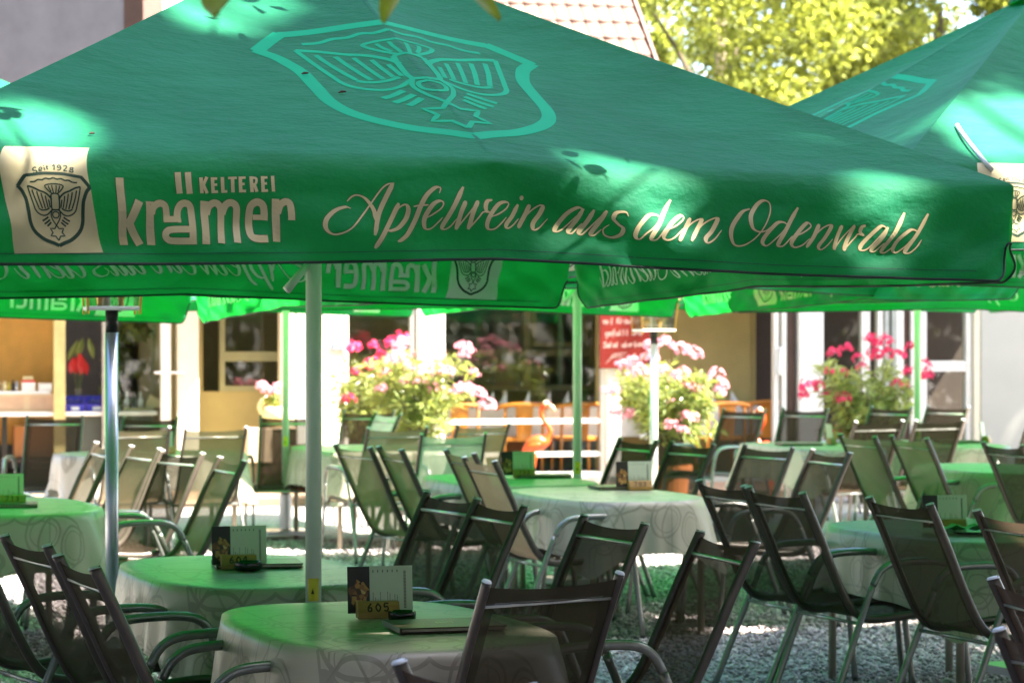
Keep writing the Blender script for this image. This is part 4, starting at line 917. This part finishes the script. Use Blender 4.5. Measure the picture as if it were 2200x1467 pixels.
number_block(2.55, 19.85, R(100), '', 'yellow lit block seen end on before the dark red oleander'); menu_card(2.545, 19.88, R(96), 'menu card seen edge on below the dark red oleander'); folder(2.28, 19.75, R(10), 'menu folder on the far table below the white door frame')
number_block(3.86, 20.2, R(70), '', 'yellow lit block seen from the side near the pale wall'); menu_card(3.83, 20.22, R(70), 'menu card seen edge on near the pale wall'); folder(3.62, 20.2, R(5), 'menu folder on the table near the pale wall')
number_block(-2.55, 18.35, R(10), '', 'small yellow block on the far left table')
menu_card(-2.62, 18.42, R(8), 'pale menu card showing through the chair cut by the steel post')
# plate with napkin and bill
m = MB(); m.lathe([(.001, .004), (.075, .004), (.115, .014), (.118, .016), (.114, .018), (.075, .009), (.001, .009)], 28)
tag(m.build('plate', simple('grey_stoneware', (.16, .15, .15), .3), None, True, loc=(2.06, 11.12, TZ)), 'dark plate on the blue grey table holding a green napkin', 'plate')
m = MB(); m.grid(lambda u, v: (u * .1 - .02, v * .055, .012 + .010 * math.sin(7 * u + 3 * v) + .012 * abs(v)), lin(-1, 1, 9), lin(-1, 1, 7))
tag(m.build('napkin', NAPK, None, True, loc=(2.02, 11.10, TZ + .012)), 'crumpled green paper napkin on the dark plate', 'napkin')
m = MB(); m.grid(lambda u, v: (u * .05, v * .035, .03 + .02 * v + .004 * math.sin(5 * u)), lin(-1, 1, 6), lin(-1, 1, 4))
tag(m.build('paper_slip', LINEN, None, True, loc=(2.10, 11.2, TZ + .012)), 'white paper slip beside the green napkin', 'paper')

# ------------------------------------------------------------------ lanterns
def lantern(x, y, z0, hs, pr, posts, label, w=.12):
    T = empty('lantern', (x, y, 0), .25, label, 'lantern', 'post lanterns')
    m = MB(); m.tube([(0, 0, .01), (0, 0, z0 - .10)], pr, 18); m.lathe([(pr * 2.2, .0), (pr * 2.2, .03), (pr * 1.1, .045)], 16); m.build('post', posts, T, smooth=True)
    m = MB(); m.tube([(0, 0, z0 - .10), (0, 0, z0 - .005)], pr * .97, 16); m.build('collar', BLACKP if pr > .025 else STEEL, T, smooth=True)
    m = MB(); m.box(-w, w, -w, w, z0 - .005, z0 + .012); m.build('base_plate', WPLAST, T, bevel=.004)
    wt = w * 1.12; zt = z0 + hs
    for k in range(4):
        a = k * math.pi / 2
        m = MB(); m.add([(-w * .88, -w * .9, z0 + .014), (w * .88, -w * .9, z0 + .014), (wt * .9, -wt * .92, zt), (-wt * .9, -wt * .92, zt), (-w * .88, -w * .9 + .004, z0 + .014), (w * .88, -w * .9 + .004, z0 + .014), (wt * .9, -wt * .92 + .004, zt), (-wt * .9, -wt * .92 + .004, zt)], [(0, 1, 2, 3), (4, 7, 6, 5), (0, 4, 5, 1), (1, 5, 6, 2), (2, 6, 7, 3), (3, 7, 4, 0)])
        m.build('pane', LGLASS, T, rot=(0, 0, a))
        m = MB(); m.tube([(w * .96, w * .96, z0 - .022), (w * .96, w * .96, z0 + .012), (wt * .97, wt * .97, zt)], .006, 6); m.build('corner_bar', BRASS, T, rot=(0, 0, a))
    m = MB(); m.box(-wt, wt, -wt, wt, zt + .001, zt + .012); m.add([(-wt * 1.1, -wt * 1.1, zt + .013), (wt * 1.1, -wt * 1.1, zt + .013), (wt * 1.1, wt * 1.1, zt + .013), (-wt * 1.1, wt * 1.1, zt + .013), (0, 0, zt + .10)], [(0, 1, 4), (1, 2, 4), (2, 3, 4), (3, 0, 4), (0, 3, 2, 1)]); m.build('roof', BRASS, T)
    for sx in (-.45, .35):
        m = MB(); m.lathe([(.012, z0 + .013), (.012, z0 + .04), (.022, z0 + .06), (.028, z0 + .09), (.014, z0 + .105), (.024, z0 + .12), (.024, z0 + .15), (.001, z0 + .16)], 12, (sx * w, 0)); m.build('socket', BRASS, T, smooth=True)
    m = MB(); m.lathe([(.018, z0 + .013), (.018, z0 + .10), (.001, z0 + .11)], 12, (-.02, .03)); m.build('candle', simple('wax', (.75, .7, .5), .5), T, smooth=True)
lantern(-1.725, 10.72, 1.742, .20, .0285, STEEL, 'lantern on a thick steel post with black collar, left of the front pole', .115)
lantern(1.08, 18.95, 1.648, .22, .030, simple('white_chrome', (.75, .75, .76), .2, .5), 'lantern with brass corners on a slim white post before the right pink oleander', .135)

# ------------------------------------------------------------------ oleanders
def petal_cluster(r, mat, n=22, rad=.075):
    m = MB()
    for i in range(n):
        d = Vector(r.normal(size=3)); d.z = abs(d.z) * .9 - .15; d.normalize(); c = d * rad * r.uniform(.6, 1.1); u = d.orthogonal().normalized(); w = d.cross(u); pr = r.uniform(.020, .028)
        for k in range(5):
            a = 2 * math.pi * k / 5 + i; e = u * math.cos(a) + w * math.sin(a); f = u * math.cos(a + 1.57) + w * math.sin(a + 1.57)
            m.add([c, c + e * pr * .6 + f * pr * .35 + d * .006, c + e * pr + d * .004, c + e * pr * .6 - f * pr * .35 + d * .006], [(0, 1, 2, 3)])
    return m.mesh('flower_cluster', mat)
def oleander(x, y, spots, mat, nleaf, seed, label, w, z0, z1, pot=TERRA, blooms=None):
    r = np.random.default_rng(seed); T = empty('oleander', (x, y, 0), 0, label, 'potted plant', 'oleanders in pots along the glass front')
    m = MB(); m.lathe([(.001, .0), (.17, .0), (.21, .36), (.235, .37), (.235, .42), (.205, .42), (.20, .37), (.001, .37)], 24); m.build('pot', pot, T, smooth=False)
    m = MB(); m.lathe([(.199, .385), (.001, .395)], 16); m.build('soil', SOIL, T)
    st = MB(); C = []; D = []; tips = []
    for i in range(60):
        a = r.uniform(0, 6.28); q = r.uniform(.1, 1) ** .6; tz = z0 + (z1 - z0) * r.uniform(.15, 1) ** .8
        tip = Vector((math.cos(a) * w * q, math.sin(a) * w * q * .85, tz * (1 - .10 * q))); b = Vector((math.cos(a) * .09 * q, math.sin(a) * .09 * q, .38)); md = b.lerp(tip, .55) + Vector((0, 0, .10)) - Vector((tip.x, tip.y, 0)) * .12
        p = catmull([b, md, tip], 6); st.tube(p, [.008 - .0055 * j / (len(p) - 1) for j in range(len(p))], 5); tips.append(tip)
        for j in range(nleaf):
            k = r.uniform(.35, 1.0); c = p[min(len(p) - 1, int(k * (len(p) - 1)))]; C.append(c); D.append((tip - b).normalized() * .7)
    st.build('stem', BARK, T, smooth=True)
    lm = MB()
    for c, d in zip(C, D):
        e = Vector(r.normal(size=3)); e = (e - d * e.dot(d)).normalized(); dr = (d * r.uniform(.2, 1.0) + e).normalized(); s = dr.cross(Vector(r.normal(size=3))).normalized(); l = r.uniform(.10, .17); wd = r.uniform(.010, .015)
        a = c + dr * .01; mdl = c + dr * l * .55 + Vector((0, 0, -.005)); t_ = c + dr * l + Vector((0, 0, -.02)); nn = dr.cross(s) * .004
        lm.add([a, mdl + s * wd + nn, t_, mdl - s * wd + nn, mdl - nn], [(0, 1, 4), (1, 2, 4), (2, 3, 4), (3, 0, 4)])
    lm.build('foliage', OLEAF, T)
    ms = [petal_cluster(r, mat) for _ in range(4)]
    for i, (dx, dz) in enumerate(spots):
        put('flower_cluster', ms[i % 4], T, (dx, -w * .72 * math.sqrt(max(.05, 1 - (dx / w / 1.15) ** 2)) + r.uniform(-.03, .1), dz), (0, 0, r.uniform(0, 6)), (r.uniform(.7, 1.3),) * 3)
    for i in range(len(spots) // 2):
        tp = tips[r.integers(0, len(tips))]; put('flower_cluster', ms[i % 4], T, (tp.x, abs(tp.y) * .6, tp.z), (0, 0, r.uniform(0, 6)), (.8,) * 3)
    return T
def px2(x, y, X0, Y): return ((x - 1100) * Y / 5344 - X0, 1.65 - (y - 710) * Y / 5344)
def spots(lst, X0, Y): return [px2(a, b, X0, Y - .3) for a, b in lst]
S1 = spots([(895, 765), (860, 745), (930, 760), (990, 745), (1000, 750), (850, 775), (830, 800), (905, 820), (870, 820), (940, 800), (930, 835), (820, 835), (1030, 850), (1045, 875), (1010, 835), (960, 800), (985, 840), (880, 790), (925, 740)], -.88, 23.4)
oleander(-.88, 23.4, S1, PINK, 46, 21, 'big sunlit pale pink oleander left of the flamingo', .55, .62, 1.56)
S1b = spots([(760, 750), (800, 745), (840, 740), (800, 790), (765, 800), (860, 730), (750, 860), (820, 770)], -1.45, 24.3)
oleander(-1.45, 24.3, S1b, ROSE, 20, 22, 'shaded crimson oleander close to the window behind the pale pink one', .40, .6, 1.45)
S2_ = spots([(1460, 755), (1490, 765), (1430, 740), (1395, 745), (1340, 790), (1375, 800), (1420, 800), (1450, 810), (1480, 830), (1500, 840), (1540, 810), (1550, 845), (1310, 845), (1320, 890), (1350, 895), (1440, 915), (1480, 900), (1400, 770), (1555, 830), (1360, 780), (1465, 925)], 1.42, 22.8)
oleander(1.42, 22.8, S2_, PINK, 46, 23, 'sunlit pink oleander in a terracotta pot behind the slim white lantern post', .54, .58, 1.50)
S3_ = spots([(1790, 760), (1815, 750), (1870, 730), (1880, 765), (1850, 790), (1905, 755), (1930, 765), (1945, 800), (1925, 825), (1880, 740), (1780, 800), (1760, 830), (1730, 850), (1810, 860), (1960, 745), (1985, 790), (1840, 770), (1990, 810), (1740, 835), (1900, 735)], 3.40, 23.9)
oleander(3.40, 23.9, S3_, ROSE, 46, 24, 'shaded dark red oleander in front of the glass doors on the right', .60, .50, 1.52, simple('dark_pot', (.08, .06, .05), .6))

# ------------------------------------------------------------------ flamingos
def flamingo(x, y, sc, label, rz=0):
    T = empty('flamingo_ornament', (x, y, 0), rz, label, 'flamingo', 'orange garden flamingos'); T.scale = (sc,) * 3
    m = MB()
    prof = [(-.135, .455, .004), (-.12, .47, .022), (-.085, .50, .045), (-.045, .53, .064), (.0, .55, .074), (.045, .56, .070), (.08, .57, .052), (.10, .60, .036), (.115, .63, .029), (.128, .66, .026), (.108, .71, .024), (.075, .755, .022), (.05, .80, .0205), (.043, .845, .020), (.052, .885, .020), (.075, .912, .023), (.098, .915, .026), (.118, .907, .022), (.132, .895, .014)]
    m.tube(catmull([(a, 0, b) for a, b, c in prof], 3), [c for c in np.interp(np.linspace(0, 1, 55), np.linspace(0, 1, 19), [q[2] for q in prof])], 14, .8, (0, 1, 0)); m.build('body', FLAM, T, smooth=True)
    m = MB(); m.tube(catmull([(-.14, .0, .452), (-.06, .045, .51), (.04, .052, .55)], 5), [.004, .012, .02, .026, .03, .033, .034, .033, .03, .022, .01], 8, .5, (0, 1, 0)); m.build('wing', FLAM, T, smooth=True)
    m = MB(); m.tube(catmull([(-.14, .0, .452), (-.06, -.045, .51), (.04, -.052, .55)], 5), [.004, .012, .02, .026, .03, .033, .034, .033, .03, .022, .01], 8, .5, (0, 1, 0)); m.build('wing', FLAM, T, smooth=True)
    m = MB(); m.tube(catmull([(.112, 0, .905), (.150, 0, .893), (.168, 0, .868), (.170, 0, .848)], 4), [.017, .016, .015, .014, .013, .012, .011, .010, .009, .008, .006, .004, .002], 8); m.build('beak', PALEP, T, smooth=True)
    m = MB(); m.lathe([(.001, 0), (.021, .01), (.027, .03), (.02, .05), (.001, .056)], 10, (.085, 0)); m.v = [(a, b, c + .893) for a, b, c in m.v]; m.build('face', PALEP, T, smooth=True)
    for sy in (-1, 1):
        m = MB(); m.tube([(.0, sy * .028, .46), (-.01, sy * .028, .40), (-.035, sy * .026, .26), (.0, sy * .025, .02), (.05, sy * .025, .008)], [.020, .011, .0095, .008, .006], 8); m.build('leg', FLAM, T, smooth=True)
flamingo(.235, 23.9, 1.03, 'orange plastic flamingo with white face standing between the two pink oleanders')
flamingo(2.40, 23.3, .98, 'second orange flamingo seen through the green tinted chair', 2.6)

# ------------------------------------------------------------------ dining table and chairs behind the glass
dt = empty('dining_table', W(.55, .75, .1), ALPHA, 'long dining table with white cloth set behind the glass', 'table')
m = MB(); m.box(-1.7, 1.7, -.02, .78, .70, .735); m.build('tabletop', LINEN, dt)
m = MB(); m.box(-1.72, 1.72, -.035, -.025, .42, .735); m.build('cloth_hang', LINEN, dt)
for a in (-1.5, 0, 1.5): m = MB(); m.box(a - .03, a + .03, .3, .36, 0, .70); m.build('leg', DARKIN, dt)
dt2 = empty('dining_table', W(2.3, 1.7, .1), ALPHA, 'white clothed dining table inside the open sliding door', 'table')
m = MB(); m.box(-.75, .75, -1.1, -.85, .70, .735); m.build('tabletop', LINEN, dt2); m = MB(); m.box(-.75, .75, -1.115, -1.105, .40, .735); m.build('cloth_hang', LINEN, dt2)
for a in (-.6, .6): m = MB(); m.box(a - .03, a + .03, -1.0, -.95, 0, .70); m.build('leg', DARKIN, dt2)
def wood_chair(a, y, label):
    T = empty('wooden_chair', W(a, y, .1), ALPHA, label, 'chair', 'orange wooden chairs at the inside tables')
    m = MB(); m.tube(catmull([(-.26, .10, .74), (-.235, .0, .765), (-.1, -.055, .785), (.1, -.055, .785), (.235, .0, .765), (.26, .10, .74)], 4), .021, 8, 1.3); m.build('top_rail', ORANGE, T, smooth=True)
    m = MB(); m.grid(lambda u, v: (u * (.075 + .02 * v), -.045 - .02 * (1 - u * u) + .03 * (1 - v), .40 + .37 * v), lin(-1, 1, 5), lin(0, 1, 5)); m.grid(lambda u, v: (u * (.075 + .02 * v), -.030 - .02 * (1 - u * u) + .03 * (1 - v), .40 + .37 * v), lin(-1, 1, 5), lin(0, 1, 5)); m.build('splat', ORANGE, T, smooth=True)
    m = MB(); m.box(-.22, .22, 0, .42, .40, .44); m.build('seat', ORANGE, T, bevel=.01)
    for sx in (-.2, .2):
        m = MB(); m.tube([(sx, .02, 0), (sx * 1.02, .0, .40), (sx * 1.0, -.02, .755)], .017, 8); m.build('leg', ORANGE, T, smooth=True)
        m = MB(); m.tube([(sx, .40, 0), (sx, .39, .40)], .017, 8); m.build('leg', ORANGE, T, smooth=True)
for a, y, lb in ((-.50, .26, 'orange wooden chair partly behind the pale pink oleander'), (.19, .26, 'orange wooden chair right behind the flamingo'), (.80, .26, 'orange wooden chair right of the middle umbrella pole behind the glass'), (2.35, .1, 'orange wooden chair inside the open sliding door'), (2.95, .45, 'orange wooden chair half hidden by the sliding door frame')): wood_chair(a, y, lb)
def napkin_cone(a, y, label, sc=1):
    m = MB(); m.add([(-.055, -.02, 0), (.06, .0, 0), (0, .06, 0), (.045, .0, .155), (.0, -.035, .0)], [(0, 4, 3), (4, 1, 3), (1, 2, 3), (2, 0, 3), (0, 2, 1, 4)])
    p = W(a, y, .1 + .7355); tag(m.build('folded_napkin', LINEN, None, loc=p, rot=(0, 0, ALPHA + a), scale=(sc,) * 3), label, 'napkin', 'folded napkins on the inside tables')
for a, lb in ((-.02, 'white folded napkin left of the flamingo head behind the glass'), (.12, 'olive shaded folded napkin just left of the mullion'), (.38, 'wide folded napkin between the mullion and the middle pole'), (.62, 'folded napkin hidden beside the middle umbrella pole'), (.83, 'folded napkin behind the glass below the chalkboard')): napkin_cone(a, .93, lb, 1.15)
napkin_cone(2.42, .72, 'folded napkin inside the open sliding door, left one'); napkin_cone(2.68, .75, 'folded napkin inside the open sliding door beside its frame', 1.1)
def bowl(a, y, label):
    m = MB(); m.lathe([(.001, 0), (.03, 0), (.05, .05), (.048, .05), (.03, .006), (.001, .005)], 14); tag(m.build('bowl', WPLAST, None, True, loc=W(a, y, .8355)), label, 'bowl')
bowl(.11, .85, 'small white bowl between the folded napkins behind the glass')
for a, h, lb in ((-.18, .17, 'tall pale candle on the inside table left of the napkins'), (.22, .17, 'pale candle beside the mullion behind the glass')):
    m = MB(); m.lathe([(.024, 0), (.024, h), (.001, h + .004)], 12); tag(m.build('candle', PALEP, None, True, loc=W(a, 1.2, .8355)), lb, 'candle', 'candles on the inside table')
# hanging lamp inside
L_ = empty('pendant_lamp', W(-.37, 2.2, 1.62), 0, 'small pale pendant lamp hanging in the dark room', 'lamp')
m = MB(); m.lathe([(.001, .09), (.045, .08), (.062, .03), (.05, -.03), (.001, -.05)], 14); m.build('shade', PALEP, L_, smooth=True); m = MB(); m.tube([(0, 0, .085), (0, 0, 1.1)], .004, 5); m.build('cord', BLACKP, L_)

# ------------------------------------------------------------------ service counter at the left
cn = empty('service_counter', W(-4.55, .06, .076), ALPHA, 'service counter with white top and dark front behind the left opening', 'counter')
m = MB(); m.box(-1.35, .93, -.05, .62, .735, .775); m.build('worktop', WPLAST, cn, bevel=.006)
m = MB(); m.box(.02, .89, .0, .58, .0, .734); m.build('front_panel', simple('dark_grey_panel', (.05, .06, .055), .6), cn)
for a in (-1.3, -.55, .0): m = MB(); m.box(a - .025, a + .025, .02, .07, 0, .734); m.build('leg', BLACKP, cn)
m = MB(); m.box(-1.26, -.05, .05, .55, .28, .31); m.build('shelf', DARKIN, cn)
ZC = .852
def on_counter(name, label, cat, a, y, build, group=None):
    T = empty(name, W(a, y - .47, ZC), ALPHA, label, cat, group); build(T); return T
def b_tray(T):
    m = MB(); m.prism([(0, 0), (.30, 0), (.30, .17), (.06, .17)], -.30, .30, 'x'); m.build('case', BEECH, T, bevel=.004)
    for s in (-.155, .155):
        m = MB(); m.add([(s - .125, .004, .022), (s + .125, .004, .022), (s + .125, .048, .148), (s - .125, .048, .148)], [(0, 1, 2, 3)]); m.v = [(a, b - .0035, c) for a, b, c in m.v]; m.build('drawer_front', simple('peach_front', (.62, .36, .19), .4), T)
on_counter('cutlery_case', 'pale wooden case with two slanted fronts on the counter', 'cutlery case', -4.88, .62, b_tray)
m = MB(); m.box(-.26, .25, .0, .2, 0, .03); tag(m.build('tray', WPLAST, None, loc=W(-4.9, .21, ZC + .171), rot=(0, 0, ALPHA), bevel=.006), 'white tray lying on top of the wooden case', 'tray')
def b_bin(T):
    m = MB(); m.prism([(-.01, 0), (.14, 0), (.14, .15), (.05, .15), (-.045, .07)], -.098, -.09, 'x'); m.prism([(-.01, 0), (.14, 0), (.14, .15), (.05, .15), (-.045, .07)], .09, .098, 'x'); m.box(-.09, .09, .132, .14, .004, .15); m.box(-.09, .09, -.008, .13, 0, .006)
    m.add([(-.09, -.012, .001), (.09, -.012, .001), (.09, -.046, .07), (-.09, -.046, .07)], [(0, 1, 2, 3)]); m.build('bin', BLUEP, T)
    m = MB(); m.add([(-.035, -.024, .012), (.045, -.024, .012), (.045, -.042, .048), (-.035, -.042, .048)], [(0, 1, 2, 3)]); m.build('paper_tag', WPLAST, T)
    m = MB(); [m.tube([(-.07 + .02 * i, .04, .01), (-.075 + .022 * i, .0, .10 + .012 * (i % 3))], .006, 5) for i in range(8)]; m.build('cutlery', STEEL, T)
on_counter('blue_bin', 'blue plastic bin with white tag, left of two on the counter', 'storage bin', -4.42, .60, b_bin, 'blue bins on the counter'); on_counter('blue_bin', 'blue plastic bin with white tag, right of two beside the plates', 'storage bin', -4.21, .60, b_bin, 'blue bins on the counter')
for i, (a, h, mt, lb) in enumerate(((-5.13, .10, GLASS, 'first small glass bottle on the white tray'), (-5.09, .10, PALEP, 'pale bottle second on the white tray'), (-5.05, .095, simple('oil', (.35, .3, .05), .2), 'oil coloured bottle third on the white tray'), (-5.01, .11, BLACKP, 'dark bottle on the white tray left of the red box'), (-4.975, .10, STEEL, 'steel shaker on the white tray beside the red box'))):
    m = MB(); m.lathe([(.001, 0), (.018, 0), (.018, h * .6), (.008, h * .78), (.009, h), (.001, h)], 10); tag(m.build('bottle', mt, None, True, loc=W(a, .25, ZC + .2015)), lb, 'bottle', 'bottles on the white tray')
def b_red(T):
    m = MB(); m.box(-.065, .065, 0, .09, 0, .085); m.build('carton', WPLAST, T, bevel=.003); m = MB(); m.box(-.067, .067, -.002, .092, .086, .108); m.build('lid', REDP, T, bevel=.003)
    m = MB(); [m.box(-.05 + .025 * i, -.03 + .025 * i, .01, .08, .109, .145) for i in range(4)]; m.build('sachet', PALEP, T)
on_counter('red_lid_box', 'white box with red lid and yellow sachets on the white tray', 'box', -4.86, .70, b_red).location.z = ZC + .2015
m = MB(); m.box(-.065, .065, 0, .09, 0, .075); tag(m.build('white_box', WPLAST, None, loc=W(-4.70, .23, ZC + .2015), rot=(0, 0, ALPHA), bevel=.004), 'plain white box at the right end of the white tray', 'box')
m = MB(); [m.lathe([(.001, .010 * i), (.07, .010 * i), (.085, .010 * i + .008), (.001, .010 * i + .0085)], 18) for i in range(5)]
tag(m.build('plate_stack', WPLAST, None, True, loc=W(-4.03, .25, ZC)), 'small stack of white plates right of the blue bins', 'plates')
def b_cruet(T):
    m = MB(); m.box(-.14, .16, 0, .2, 0, .03); m.build('rack_base', PALEP, T, bevel=.005)
    for i in range(4): m = MB(); m.lathe([(.001, .031), (.028, .031), (.03, .10), (.012, .13), (.012, .19), (.001, .19)], 10, (-.1 + .07 * i, .1)); m.build('bottle', LGLASS if i % 2 else WPLAST, T, smooth=True)
    m = MB(); m.prism([(.08, .03), (.25, .03), (.21, .12), (.13, .16)], .02, .1, 'y'); m.build('bread_bag', PALEP, T)
on_counter('cruet_rack', 'rack of bottles and jars at the right end of the counter', 'cruet rack', -3.80, .62, b_cruet)
def b_flow(T):
    m = MB(); m.lathe([(.001, 0), (.04, 0), (.03, .12), (.04, .22), (.001, .22)], 12); m.build('vase', LGLASS, T, smooth=True)
    for dx, dz in ((-.045, .46), (.055, .45), (.02, .50)):
        m = MB(); m.grid(lambda u, v: (dx + .055 * u * (1 - .5 * v * v), -.02 + .02 * u * u, dz + .07 * v - .03 * u * u), lin(-1, 1, 7), lin(-1, 1, 7)); m.build('flower', REDP, T, smooth=True); m = MB(); m.tube([(0, 0, .1), (dx, 0, dz)], .004, 5); m.build('stem', OLEAF, T)
    for dx, dz, an in ((.02, .62, .5), (.13, .62, -.4), (-.05, .6, .9)):
        m = MB(); m.grid(lambda u, v: (dx + .035 * u * (1 - v * v) + an * .06 * v, .02 * u * u, dz + .11 * v), lin(-1, 1, 5), lin(-1, 1, 7)); m.build('leaf', OLEAF, T, smooth=True)
on_counter('flower_vase', 'red flowers with broad leaves in a vase behind the blue bins', 'flowers', -4.36, .95, b_flow)
cbn = empty('cardboard_box', W(-4.75, .23, .40), ALPHA, 'brown box on the shelf under the counter', 'box'); m = MB(); m.box(-.25, .2, 0, .35, 0, .30); m.build('carton', simple('brown_card', (.34, .14, .05), .7), cbn); m = MB(); m.box(-.24, .19, .01, .34, .301, .306); m.build('lid', BEECH, cbn)
# green house plant inside
def plant(a, y, z, n, seed, label, rad, hh):
    r = np.random.default_rng(seed); T = empty('house_plant', W(a, y, z), 0, label, 'potted plant')
    m = MB(); m.lathe([(.001, 0), (.11, 0), (.14, .22), (.12, .22), (.001, .2)], 14); m.build('pot', TERRA, T); C, cc = clumps(r, (0, 0, .22 + hh * .55), (rad, rad, hh * .5), 16, .14, n); put('foliage', leaf_mesh('foliage', C, .13, OLEAF, r, .5), T)
plant(-3.80, 1.5, .1, 900, 31, 'leafy green plant behind the glass right of the steel post', .22, 1.7)
# flower arrangement on a cloth covered box, barrel
fb = empty('side_table', W(-2.60, -.32, .076), ALPHA, 'small box table covered with a beige cloth under the dark window', 'table')
m = MB(); m.box(-.10, .29, -.16, .16, .0, .60); m.build('box', BROWNM, fb); m = MB(); m.box(-.19, .05, -.18, .17, .28, .615); m.box(.051, .30, -.17, .17, .602, .616); m.build('cloth', simple('beige_cloth', (.52, .38, .26), .8), fb, bevel=.008)
fv = empty('flower_bowl', W(-2.47, -.30, .694), 0, 'cream swan shaped bowl with pink flowers below the dark window', 'flowers')
m = MB(); m.lathe([(.001, 0), (.07, 0), (.13, .10), (.14, .20), (.12, .20), (.10, .1), (.001, .04)], 16); m.tube(catmull([(-.12, 0, .1), (-.17, 0, .2), (-.13, 0, .28)], 4), .03, 8); m.build('bowl', PALEP, fv, smooth=True)
r_ = np.random.default_rng(5); pm = petal_cluster(r_, PINK, 16, .06)
for q in ((-.1, -.05, .37), (.02, -.06, .40), (.12, -.04, .36), (-.03, 0, .33), (.16, 0, .40), (-.15, 0, .41)): put('flower_cluster', pm, fv, q)
C, cc = clumps(r_, (0, 0, .27), (.1, .08, .07), 6, .07, 90); put('foliage', leaf_mesh('foliage', C, .07, OLEAF, r_, .5), fv)
m = MB(); m.lathe([(.001, 0), (.16, 0), (.205, .22), (.16, .46), (.001, .46)], 20); tag(m.build('barrel', simple('dark_barrel', (.12, .05, .025), .6, 0, .2, 8), None, True, loc=W(-2.27, -.72, .076)), 'dark brown barrel below the beige cloth', 'barrel')
